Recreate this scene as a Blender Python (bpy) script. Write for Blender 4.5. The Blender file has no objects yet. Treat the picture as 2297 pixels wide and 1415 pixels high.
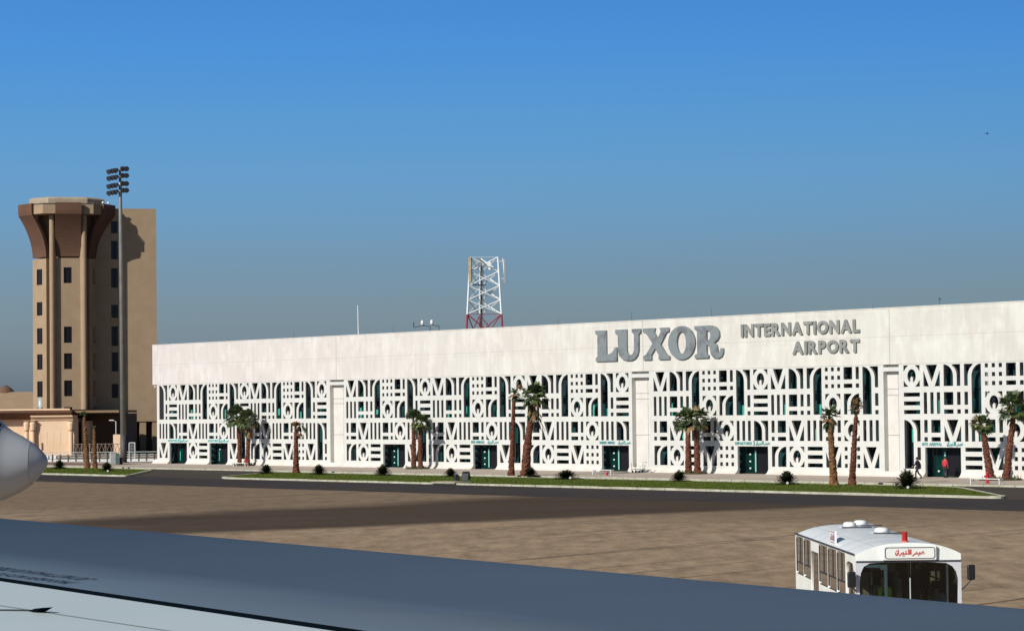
import bpy, bmesh, math, random
from math import sin, cos, tan, pi, radians, sqrt, atan2
from mathutils import Vector, Matrix
random.seed(7)
sc = bpy.context.scene
col = sc.collection

# ------------------------------------------------------------------ camera model
F_PX, PITCH, ROLL, EYE = 5800.0, 0.036286, 0.011028, 6.123
CX, CY = 1148.5, 707.5
def ray(px, py):
    A = px - CX; B = -(py - CY)
    a = A*cos(ROLL) + B*sin(ROLL); b = -A*sin(ROLL) + B*cos(ROLL)
    return Vector((a, F_PX*cos(PITCH) - b*sin(PITCH), F_PX*sin(PITCH) + b*cos(PITCH)))
def on_z(px, py, z=0.0):
    d = ray(px, py); return Vector((0, 0, EYE)) + d*((z-EYE)/d.z)
def on_y(px, py, Y):
    d = ray(px, py); return Vector((0, 0, EYE)) + d*(Y/d.y)

# terminal frame: t runs along the facade, w is the distance out from it
FX, FY, TH = -42.379, 310.053, 0.89208
TD = Vector((cos(TH), -sin(TH), 0)); ND = Vector((-sin(TH), -cos(TH), 0))
def fw(t, w, z=0.0): return Vector((FX, FY, z)) + TD*t + ND*w
def on_wall(px, py, w=0.0):
    d = ray(px, py); o = Vector((0, 0, EYE)); P = fw(0, w)
    q = o + d*((P-o).dot(ND)/d.dot(ND)); return (q-Vector((FX, FY, 0))).dot(TD), q.z

# ------------------------------------------------------------------ materials
def mat(name, color, rough=0.7, color2=None, scale=3.0, mix=0.5, metallic=0.0, bump=0.0, bscale=20.0,
        spec=None, stretch=(1, 1, 1), detail=5.0, lo=0.35, hi=0.65):
    m = bpy.data.materials.new(name); m.use_nodes = True
    nt = m.node_tree; N = nt.nodes; L = nt.links
    b = N['Principled BSDF']; b.inputs['Roughness'].default_value = rough
    b.inputs['Metallic'].default_value = metallic
    if spec is not None: b.inputs['Specular IOR Level'].default_value = spec
    b.inputs['Base Color'].default_value = (*color, 1)
    tc = N.new('ShaderNodeTexCoord'); mp = N.new('ShaderNodeMapping'); mp.inputs['Scale'].default_value = stretch
    L.new(tc.outputs['Object'], mp.inputs['Vector'])
    if color2 is not None:
        n = N.new('ShaderNodeTexNoise'); n.inputs['Scale'].default_value = scale; n.inputs['Detail'].default_value = detail
        n.inputs['Roughness'].default_value = 0.6
        r = N.new('ShaderNodeValToRGB'); r.color_ramp.elements[0].position = lo; r.color_ramp.elements[1].position = hi
        r.color_ramp.elements[0].color = (*color, 1); r.color_ramp.elements[1].color = (*color2, 1)
        L.new(mp.outputs['Vector'], n.inputs['Vector']); L.new(n.outputs['Fac'], r.inputs['Fac'])
        L.new(r.outputs['Color'], b.inputs['Base Color'])
    if bump:
        n2 = N.new('ShaderNodeTexNoise'); n2.inputs['Scale'].default_value = bscale; n2.inputs['Detail'].default_value = 4
        bp = N.new('ShaderNodeBump'); bp.inputs['Strength'].default_value = bump; bp.inputs['Distance'].default_value = 0.05
        L.new(mp.outputs['Vector'], n2.inputs['Vector']); L.new(n2.outputs['Fac'], bp.inputs['Height']); L.new(bp.outputs['Normal'], b.inputs['Normal'])
    return m

def facade_mat(name, base, warm, stain):
    """rendered panels: faint joints, patchy repainting, vertical weather streaks"""
    m = bpy.data.materials.new(name); m.use_nodes = True
    nt = m.node_tree; N = nt.nodes; L = nt.links; b = N['Principled BSDF']
    b.inputs['Roughness'].default_value = 0.75; b.inputs['Specular IOR Level'].default_value = 0.25
    tc = N.new('ShaderNodeTexCoord')
    sp = N.new('ShaderNodeSeparateXYZ'); L.new(tc.outputs['Object'], sp.inputs[0])
    cb = N.new('ShaderNodeCombineXYZ'); L.new(sp.outputs['X'], cb.inputs['X']); L.new(sp.outputs['Z'], cb.inputs['Y'])
    br = N.new('ShaderNodeTexBrick'); br.offset = 0.5; br.inputs['Scale'].default_value = 1.0
    br.inputs['Brick Width'].default_value = 3.1; br.inputs['Row Height'].default_value = 2.32
    br.inputs['Mortar Size'].default_value = 0.018; br.inputs['Mortar Smooth'].default_value = 0.4; br.inputs['Bias'].default_value = 0.0
    br.inputs['Color1'].default_value = (*base, 1); br.inputs['Color2'].default_value = (*warm, 1)
    br.inputs['Mortar'].default_value = tuple(c*0.86 for c in base) + (1,)
    mp0 = N.new('ShaderNodeMapping'); mp0.inputs['Location'].default_value = (0.4, 0.05, 0)
    L.new(cb.outputs[0], mp0.inputs['Vector']); L.new(mp0.outputs[0], br.inputs['Vector'])
    n = N.new('ShaderNodeTexNoise'); n.inputs['Scale'].default_value = 0.6; n.inputs['Detail'].default_value = 6; n.inputs['Roughness'].default_value = 0.65
    mpn = N.new('ShaderNodeMapping'); mpn.inputs['Scale'].default_value = (1, 1, .55); L.new(tc.outputs['Object'], mpn.inputs['Vector']); L.new(mpn.outputs[0], n.inputs['Vector'])
    r = N.new('ShaderNodeValToRGB'); r.color_ramp.elements[0].position = 0.47; r.color_ramp.elements[1].position = 0.62
    L.new(n.outputs['Fac'], r.inputs['Fac'])
    mx = N.new('ShaderNodeMixRGB'); mx.blend_type = 'MIX'; mx.inputs['Color2'].default_value = (*stain, 1)
    ms = N.new('ShaderNodeMath'); ms.operation = 'MULTIPLY'; ms.inputs[1].default_value = 0.75
    L.new(r.outputs['Color'], ms.inputs[0]); L.new(ms.outputs[0], mx.inputs['Fac']); L.new(br.outputs['Color'], mx.inputs['Color1'])
    mp = N.new('ShaderNodeMapping'); mp.inputs['Scale'].default_value = (1.3, 1.3, 0.12)
    L.new(tc.outputs['Object'], mp.inputs['Vector'])
    n2 = N.new('ShaderNodeTexNoise'); n2.inputs['Scale'].default_value = 1.4; n2.inputs['Detail'].default_value = 5
    L.new(mp.outputs[0], n2.inputs['Vector'])
    r2 = N.new('ShaderNodeMapRange'); r2.inputs['From Min'].default_value = 0.35; r2.inputs['From Max'].default_value = 0.75
    r2.inputs['To Min'].default_value = 1.02; r2.inputs['To Max'].default_value = 0.93
    L.new(n2.outputs['Fac'], r2.inputs['Value'])
    mu = N.new('ShaderNodeMixRGB'); mu.blend_type = 'MULTIPLY'; mu.inputs['Fac'].default_value = 1
    L.new(mx.outputs[0], mu.inputs['Color1']); L.new(r2.outputs[0], mu.inputs['Color2'])
    # pinker toward the far end, creamier toward the near end
    gr = N.new('ShaderNodeMapRange'); gr.inputs['From Min'].default_value = 0; gr.inputs['From Max'].default_value = 130
    L.new(sp.outputs['X'], gr.inputs['Value'])
    gm = N.new('ShaderNodeMixRGB'); gm.inputs['Color1'].default_value = (1.0, 0.975, 0.98, 1); gm.inputs['Color2'].default_value = (0.975, 1.0, 0.95, 1)
    L.new(gr.outputs[0], gm.inputs['Fac'])
    mu2 = N.new('ShaderNodeMixRGB'); mu2.blend_type = 'MULTIPLY'; mu2.inputs['Fac'].default_value = 1
    L.new(mu.outputs[0], mu2.inputs['Color1']); L.new(gm.outputs[0], mu2.inputs['Color2'])
    L.new(mu2.outputs[0], b.inputs['Base Color'])
    return m

def window_glass(name, tint, gloss=0.2, rough=0.05):
    m = bpy.data.materials.new(name); m.use_nodes = True
    nt = m.node_tree; N = nt.nodes; L = nt.links
    for x in list(N): N.remove(x)
    o = N.new('ShaderNodeOutputMaterial'); t = N.new('ShaderNodeBsdfTransparent'); t.inputs['Color'].default_value = (*tint, 1)
    g = N.new('ShaderNodeBsdfGlossy'); g.inputs['Roughness'].default_value = rough
    fr = N.new('ShaderNodeFresnel'); fr.inputs['IOR'].default_value = 1.5
    a = N.new('ShaderNodeMath'); a.operation = 'ADD'; a.inputs[1].default_value = gloss-0.04; L.new(fr.outputs[0], a.inputs[0])
    mx = N.new('ShaderNodeMixShader'); L.new(a.outputs[0], mx.inputs[0]); L.new(t.outputs[0], mx.inputs[1]); L.new(g.outputs[0], mx.inputs[2])
    L.new(mx.outputs[0], o.inputs['Surface'])
    return m

M = {}
M['wall'] = facade_mat('white_render', (0.622, 0.605, 0.575), (0.60, 0.562, 0.535), (0.70, 0.685, 0.66))
M['lattice'] = mat('lattice_render', (0.622, 0.628, 0.592), 0.75, (0.565, 0.565, 0.535), 0.9, spec=0.2, bump=0.1)
M['reveal'] = mat('lattice_reveal_shade', (0.27, 0.245, 0.24), 0.85, (0.21, 0.185, 0.185), 0.9, spec=0.1)  # shade on the sides of the openings is put into this darker colour
M['plinth'] = mat('plinth_render', (0.70, 0.66, 0.61), 0.8, (0.60, 0.55, 0.49), 0.7, spec=0.2)
M['recess'] = mat('recess_render', (0.66, 0.64, 0.60), 0.8, (0.60, 0.57, 0.53), 0.8, spec=0.2)
M['joint'] = mat('dark_joint', (0.30, 0.28, 0.26), 0.9)  # plain dark grey of the panel and expansion joints
M['glaze'] = mat('dark_glazing', (0.016, 0.017, 0.032), 0.12, (0.012, 0.075, 0.068), 0.35, spec=0.35)
M['glaze2'] = mat('dark_interior', (0.006, 0.007, 0.010), 0.5, (0.012, 0.010, 0.014), 0.4, spec=0.2)
M['teal'] = mat('teal_panel', (0.05, 0.36, 0.28), 0.4, (0.08, 0.45, 0.36), 0.7)
M['teal_lt'] = mat('teal_trim', (0.25, 0.55, 0.50), 0.4)
M['teal_dk'] = mat('teal_glass', (0.003, 0.032, 0.025), 0.15, (0.003, 0.014, 0.015), 1.4)
M['tealtext'] = mat('teal_lettering', (0.05, 0.33, 0.33), 0.6)
M['paleblue'] = mat('pale_sign_board', (0.60, 0.72, 0.68), 0.6)
M['ltext'] = mat('letter_metal', (0.24, 0.27, 0.275), 0.45, (0.17, 0.18, 0.19), 1.2, lo=0.5, hi=0.62, metallic=0.2)
M['ltext2'] = mat('letter_metal_small', (0.27, 0.28, 0.265), 0.5, (0.19, 0.20, 0.19), 1.0)
M['sticker'] = mat('white_sticker', (0.65, 0.70, 0.68), 0.6)
M['sand'] = mat('dusty_ground', (0.26, 0.20, 0.14), 0.95, (0.20, 0.155, 0.11), 0.05, spec=0.06)
M['grass'] = mat('lawn', (0.066, 0.108, 0.012), 0.9, (0.095, 0.112, 0.018), 0.45, bump=0.5, bscale=8, spec=0.06)
M['grassb'] = mat('grass_blade', (0.070, 0.115, 0.013), 0.7, (0.10, 0.122, 0.020), 0.35, spec=0.06)
M['kerb'] = mat('kerb_paint', (0.50, 0.50, 0.40), 0.8, (0.36, 0.34, 0.26), 0.9, spec=0.06)
M['pave'] = mat('paving', (0.50, 0.42, 0.36), 0.85, (0.42, 0.37, 0.31), 0.35, spec=0.06)
M['pavered'] = mat('red_paving', (0.27, 0.15, 0.125), 0.85, (0.23, 0.155, 0.13), 0.6, spec=0.06)
M['road2'] = mat('service_asphalt', (0.085, 0.072, 0.060), 0.85, (0.066, 0.057, 0.050), 0.12, spec=0.06)
M['trunk'] = mat('palm_bark', (0.105, 0.036, 0.024), 0.85, (0.26, 0.13, 0.08), 9.0, bump=0.6, bscale=25, lo=0.45, hi=0.72, spec=0.06)
M['trunk_y'] = mat('palm_bark_pale', (0.125, 0.055, 0.028), 0.85, (0.30, 0.18, 0.085), 7.0, bump=0.6, bscale=25, lo=0.42, hi=0.7, spec=0.06)
M['leaf'] = mat('palm_green', (0.058, 0.090, 0.022), 0.6, (0.11, 0.145, 0.04), 2.5)
M['leaf2'] = mat('palm_dark_green', (0.028, 0.050, 0.018), 0.6, (0.05, 0.080, 0.026), 2.5)
M['dead'] = mat('palm_dry_brown', (0.30, 0.17, 0.075), 0.8, (0.16, 0.085, 0.04), 2.5)
M['deadpale'] = mat('palm_dry_pale', (0.42, 0.34, 0.19), 0.8, (0.30, 0.22, 0.11), 2.5)
M['cycad'] = mat('cycad_green', (0.013, 0.021, 0.009), 0.6, (0.034, 0.046, 0.016), 3.0, spec=0.06)
M['soil'] = mat('planter_soil', (0.05, 0.06, 0.025), 0.95, (0.09, 0.06, 0.035), 3.0, spec=0.06)
M['white'] = mat('white_paint', (0.75, 0.76, 0.74), 0.45, (0.66, 0.67, 0.65), 1.5)
M['grey'] = mat('galvanised_steel', (0.30, 0.30, 0.27), 0.5, (0.22, 0.22, 0.20), 0.8, metallic=0.3)
M['black'] = mat('black_plastic', (0.012, 0.012, 0.014), 0.4)
M['dkgrey'] = mat('dark_housing', (0.03, 0.033, 0.05), 0.5, (0.06, 0.06, 0.08), 4.0)
M['red'] = mat('red_paint', (0.42, 0.02, 0.03), 0.45)
M['towerred'] = mat('mast_red', (0.30, 0.03, 0.06), 0.5)
M['towerwhite'] = mat('mast_white', (0.74, 0.79, 0.80), 0.5)
M['tan'] = mat('tan_render', (0.375, 0.275, 0.18), 0.85, (0.335, 0.243, 0.156), 0.5, bump=0.1, spec=0.15)
M['tan2'] = mat('tan_render_brown', (0.28, 0.19, 0.115), 0.85, (0.25, 0.165, 0.10), 0.4, spec=0.15)
M['brown'] = mat('brown_cladding', (0.145, 0.080, 0.053), 0.8, (0.12, 0.066, 0.045), 0.35, spec=0.15)
M['tancrown'] = mat('pale_concrete', (0.45, 0.37, 0.28), 0.85, (0.38, 0.31, 0.23), 0.5, spec=0.15)
M['peach'] = mat('peach_render', (0.80, 0.60, 0.42), 0.85, (0.76, 0.53, 0.35), 0.45, spec=0.15)
M['brownwall'] = mat('brown_wall', (0.15, 0.085, 0.05), 0.9, (0.12, 0.07, 0.042), 0.3)
M['win'] = mat('tower_window', (0.012, 0.008, 0.010), 0.2, spec=0.4)
M['winframe'] = mat('window_reveal', (0.30, 0.21, 0.17), 0.7)
M['bus'] = mat('bus_white', (0.88, 0.91, 0.87), 0.35, (0.76, 0.79, 0.75), 1.3, lo=.4, hi=.75)
M['busfront'] = mat('bus_white_front', (0.62, 0.64, 0.68), 0.35)
M['rubber'] = mat('rubber', (0.015, 0.015, 0.015), 0.7)
M['sideglass'] = window_glass('side_window_glass', (0.20, 0.18, 0.12), 0.22)
M['frontglass'] = window_glass('windscreen_glass', (0.72, 0.82, 0.80), 0.05)
M['busint'] = mat('bus_interior', (0.035, 0.04, 0.055), 0.7)
M['seatblue'] = mat('seat_fabric', (0.02, 0.03, 0.07), 0.8)
M['redlens'] = mat('beacon_lens', (0.40, 0.012, 0.008), 0.25)
M['signred'] = mat('red_lettering', (0.62, 0.10, 0.09), 0.6)
M['signpurple'] = mat('purple_lettering', (0.30, 0.10, 0.22), 0.6)
M['wing'] = mat('wing_grey_paint', (0.078, 0.108, 0.142), 0.50, (0.088, 0.119, 0.154), 0.35, spec=0.38, stretch=(1, 1, 1), bump=0.02, bscale=3)
M['wingpale'] = mat('wing_pale_paint', (0.60, 0.70, 0.70), 0.4, (0.65, 0.73, 0.73), 0.4)
M['wingdark'] = mat('wing_gap', (0.003, 0.006, 0.009), 1.0, spec=0.0)
M['wingmark'] = mat('wing_stencil', (0.022, 0.028, 0.036), 0.6)
M['seam'] = mat('wing_seam', (0.36, 0.42, 0.43), 0.6)
M['soot'] = mat('sooty_streak', (0.10, 0.10, 0.09), 0.7)
M['nose'] = mat('nose_grey_paint', (0.44, 0.475, 0.51), 0.38, (0.47, 0.505, 0.54), 0.6, spec=0.5)
M['skin'] = mat('skin', (0.32, 0.17, 0.11), 0.6)
M['hair'] = mat('dark_hair', (0.012, 0.009, 0.008), 0.6)
M['suit'] = mat('dark_suit', (0.014, 0.017, 0.026), 0.8)
M['shirtred'] = mat('red_shirt', (0.52, 0.03, 0.05), 0.8)
M['trousers'] = mat('dark_trousers', (0.018, 0.02, 0.024), 0.8)
M['hivis'] = mat('hi_vis_vest', (0.25, 0.55, 0.05), 0.7)
M['cabinet'] = mat('cabinet_grey', (0.42, 0.46, 0.44), 0.5)
M['cabinet2'] = mat('cabinet_green', (0.12, 0.18, 0.17), 0.5)
M['concrete'] = mat('concrete_slab', (0.38, 0.35, 0.25), 0.9, (0.30, 0.27, 0.20), 2.0)
M['partition'] = mat('partition_green_white', (0.75, 0.88, 0.80), 0.5)
M['mastbase'] = mat('mast_base_steel', (0.10, 0.085, 0.08), 0.6, (0.07, 0.06, 0.06), 0.8)
M['paper'] = mat('paper', (0.55, 0.65, 0.62), 0.7)
M['palewindow'] = mat('pale_blind', (0.35, 0.45, 0.47), 0.5)

# ------------------------------------------------------------------ mesh helpers
class MB:
    def __init__(s): s.bm = bmesh.new(); s.mi = 0; s.mats = []
    def use(s, m):
        if m not in s.mats: s.mats.append(m)
        s.mi = s.mats.index(m); return s
    def face(s, pts):
        try:
            f = s.bm.faces.new([s.bm.verts.new(p) for p in pts]); f.material_index = s.mi; return f
        except ValueError: return None
    def box(s, a, b):
        x0, y0, z0 = a; x1, y1, z1 = b
        v = [s.bm.verts.new(p) for p in ((x0, y0, z0), (x1, y0, z0), (x1, y1, z0), (x0, y1, z0), (x0, y0, z1), (x1, y0, z1), (x1, y1, z1), (x0, y1, z1))]
        for q in ((0, 3, 2, 1), (4, 5, 6, 7), (0, 1, 5, 4), (1, 2, 6, 5), (2, 3, 7, 6), (3, 0, 4, 7)):
            s.bm.faces.new([v[i] for i in q]).material_index = s.mi
        return s
    def tube(s, pts, rad, n=8, cap=True):
        """tube along pts; rad number or list"""
        pts = [Vector(p) for p in pts]; k = len(pts)
        rs = rad if isinstance(rad, (list, tuple)) else [rad]*k
        rings = []
        for i, p in enumerate(pts):
            d = (pts[min(i+1, k-1)]-pts[max(i-1, 0)]).normalized()
            u = d.cross(Vector((0, 0, 1)))
            if u.length < 1e-3: u = Vector((1, 0, 0))
            u.normalize(); v = u.cross(d)
            rings.append([s.bm.verts.new(p+(u*cos(2*pi*j/n)+v*sin(2*pi*j/n))*rs[i]) for j in range(n)])
        for i in range(k-1):
            for j in range(n):
                s.bm.faces.new((rings[i][j], rings[i][(j+1) % n], rings[i+1][(j+1) % n], rings[i+1][j])).material_index = s.mi
        if cap:
            s.bm.faces.new(rings[0][::-1]).material_index = s.mi; s.bm.faces.new(rings[-1]).material_index = s.mi
        return s
    def bar(s, a, b, r=0.03, n=4): return s.tube([a, b], r, n)
    def prism(s, poly, a, b, axis='x'):
        """poly in the plane across axis, from a to b"""
        def P(q, t):
            if axis == 'x': return (t, q[0], q[1])
            if axis == 'y': return (q[0], t, q[1])
            return (q[0], q[1], t)
        v0 = [s.bm.verts.new(P(q, a)) for q in poly]; v1 = [s.bm.verts.new(P(q, b)) for q in poly]
        n = len(poly)
        s.bm.faces.new(v0[::-1]).material_index = s.mi; s.bm.faces.new(v1).material_index = s.mi
        for i in range(n): s.bm.faces.new((v0[i], v0[(i+1) % n], v1[(i+1) % n], v1[i])).material_index = s.mi
        return s
    def loft(s, rings, cap=True, close=True):
        R = [[s.bm.verts.new(p) for p in r] for r in rings]; n = len(R[0])
        for i in range(len(R)-1):
            for j in range(n if close else n-1):
                s.bm.faces.new((R[i][j], R[i][(j+1) % n], R[i+1][(j+1) % n], R[i+1][j])).material_index = s.mi
        if cap and close:
            s.bm.faces.new(R[0][::-1]).material_index = s.mi; s.bm.faces.new(R[-1]).material_index = s.mi
        return s
    def ball(s, c, r, n=8, m=6, sq=(1, 1, 1)):
        c = Vector(c); rings = []
        for i in range(1, m):
            a = pi*i/m - pi/2
            rings.append([c+Vector((cos(a)*cos(2*pi*j/n)*r*sq[0], cos(a)*sin(2*pi*j/n)*r*sq[1], sin(a)*r*sq[2])) for j in range(n)])
        return s.loft(rings)
    def mesh(s, me, off=(0, 0, 0), keep=False):
        o = Vector(off); vs = [s.bm.verts.new(v.co+o) for v in me.vertices]
        for p in me.polygons:
            try: s.bm.faces.new([vs[i] for i in p.vertices]).material_index = p.material_index if keep else s.mi
            except ValueError: pass
        return s
    def build(s, name, mats, parent=None, loc=None, smooth=False, recalc=True, bevel=0):
        if recalc: bmesh.ops.recalc_face_normals(s.bm, faces=s.bm.faces[:])
        me = bpy.data.meshes.new(name); s.bm.to_mesh(me); s.bm.free()
        if s.mats: mats = s.mats
        elif not isinstance(mats, (list, tuple)): mats = [mats]
        for m in mats: me.materials.append(M[m] if isinstance(m, str) else m)
        if smooth:
            for p in me.polygons: p.use_smooth = True
        o = bpy.data.objects.new(name, me); col.objects.link(o)
        if parent: o.parent = parent
        if loc is not None: o.location = loc
        if bevel:
            b = o.modifiers.new('Bevel', 'BEVEL'); b.width = bevel; b.segments = 2; b.limit_method = 'ANGLE'
        return o

def tag(o, label=None, cat=None, group=None, kind=None):
    if label: o['label'] = label
    if cat: o['category'] = cat
    if group: o['group'] = group
    if kind: o['kind'] = kind
    return o
def thing(name, loc, rz=0.0, label=None, cat=None, group=None):
    o = bpy.data.objects.new(name, None); col.objects.link(o); o.location = loc; o.rotation_euler = (0, 0, rz)
    o.empty_display_size = 0.3
    return tag(o, label, cat, group)
def kids(o): return [c for c in bpy.data.objects if c.parent == o]
def copy_tree(o, parent=None):
    c = o.copy(); col.objects.link(c)
    if parent: c.parent = parent
    for k in kids(o): copy_tree(k, c)
    return c

def shape_mesh(splines, depth):
    """filled 2D outline(s) with holes (x,z) -> mesh slab, front at y=0, back at y=depth"""
    cu = bpy.data.curves.new('tmp', 'CURVE'); cu.dimensions = '2D'; cu.fill_mode = 'BOTH'; cu.extrude = depth/2
    for pts in splines:
        sp = cu.splines.new('POLY'); sp.points.add(len(pts)-1)
        for i, p in enumerate(pts): sp.points[i].co = (p[0], p[1], 0, 1)
        sp.use_cyclic_u = True
    o = bpy.data.objects.new('tmp', cu); col.objects.link(o)
    dg = bpy.context.evaluated_depsgraph_get(); dg.update()
    me = bpy.data.meshes.new_from_object(o.evaluated_get(dg))
    for v in me.vertices:
        x, y, z = v.co; v.co = (x, z+depth/2, y)
    bpy.data.objects.remove(o); bpy.data.curves.remove(cu)
    return me
def text_mesh(body, extrude=0.05, offset=0.0):
    cu = bpy.data.curves.new('tmp', 'FONT'); cu.body = body; cu.size = 1; cu.extrude = extrude; cu.offset = offset; cu.resolution_u = 4
    o = bpy.data.objects.new('tmp', cu); col.objects.link(o)
    dg = bpy.context.evaluated_depsgraph_get(); dg.update()
    me = bpy.data.meshes.new_from_object(o.evaluated_get(dg))
    bpy.data.objects.remove(o); bpy.data.curves.remove(cu)
    return me
def fit_mesh(me, x0, x1, z0, z1, y0, y1):
    """map a text mesh (x right, y up, z out) into a box in x/z with depth y0..y1"""
    xs = [v.co.x for v in me.vertices]; ys = [v.co.y for v in me.vertices]; zs = [v.co.z for v in me.vertices]
    ax, bx, ay, by, az, bz = min(xs), max(xs), min(ys), max(ys), min(zs), max(zs)
    for v in me.vertices:
        x, y, z = v.co
        v.co = (x0+(x-ax)/(bx-ax)*(x1-x0), y0+(bz-z)/max(bz-az, 1e-6)*(y1-y0), z0+(y-ay)/(by-ay)*(z1-z0))
    return me
def mesh_obj(name, me, m, parent=None):
    me.materials.clear(); me.materials.append(M[m]); o = bpy.data.objects.new(name, me); col.objects.link(o)
    if parent: o.parent = parent
    return o

# ------------------------------------------------------------------ THE SETTING: ground, roads
def sheet(name, pts, z, m, kind='structure'):
    b = MB(); b.face([Vector((p[0], p[1], z)) for p in pts]); o = b.build(name, m); return tag(o, kind=kind)
sheet('ground', [(-4000, -600), (4000, -600), (4000, 7000), (-4000, 7000)], -0.03, 'sand')

def ground_line_mask(N, L, sp, P, Q, soft, noise, amp):
    """0..1 mask: positive on the left of the ground line P->Q"""
    d = (Q-P); d.z = 0; d.normalize(); n = Vector((-d.y, d.x)); c = -(n.x*P.x+n.y*P.y)
    a = N.new('ShaderNodeMath'); a.operation = 'MULTIPLY'; a.inputs[1].default_value = n.x; L.new(sp.outputs['X'], a.inputs[0])
    b = N.new('ShaderNodeMath'); b.operation = 'MULTIPLY_ADD'; b.inputs[1].default_value = n.y; L.new(sp.outputs['Y'], b.inputs[0]); L.new(a.outputs[0], b.inputs[2])
    e = N.new('ShaderNodeMath'); e.operation = 'MULTIPLY_ADD'; e.inputs[1].default_value = amp; L.new(noise, e.inputs[0]); L.new(b.outputs[0], e.inputs[2])
    r = N.new('ShaderNodeMapRange'); r.interpolation_type = 'SMOOTHSTEP'
    r.inputs['From Min'].default_value = -c-soft+amp*.5; r.inputs['From Max'].default_value = -c+soft+amp*.5
    L.new(e.outputs[0], r.inputs['Value']); return r.outputs[0]

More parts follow.
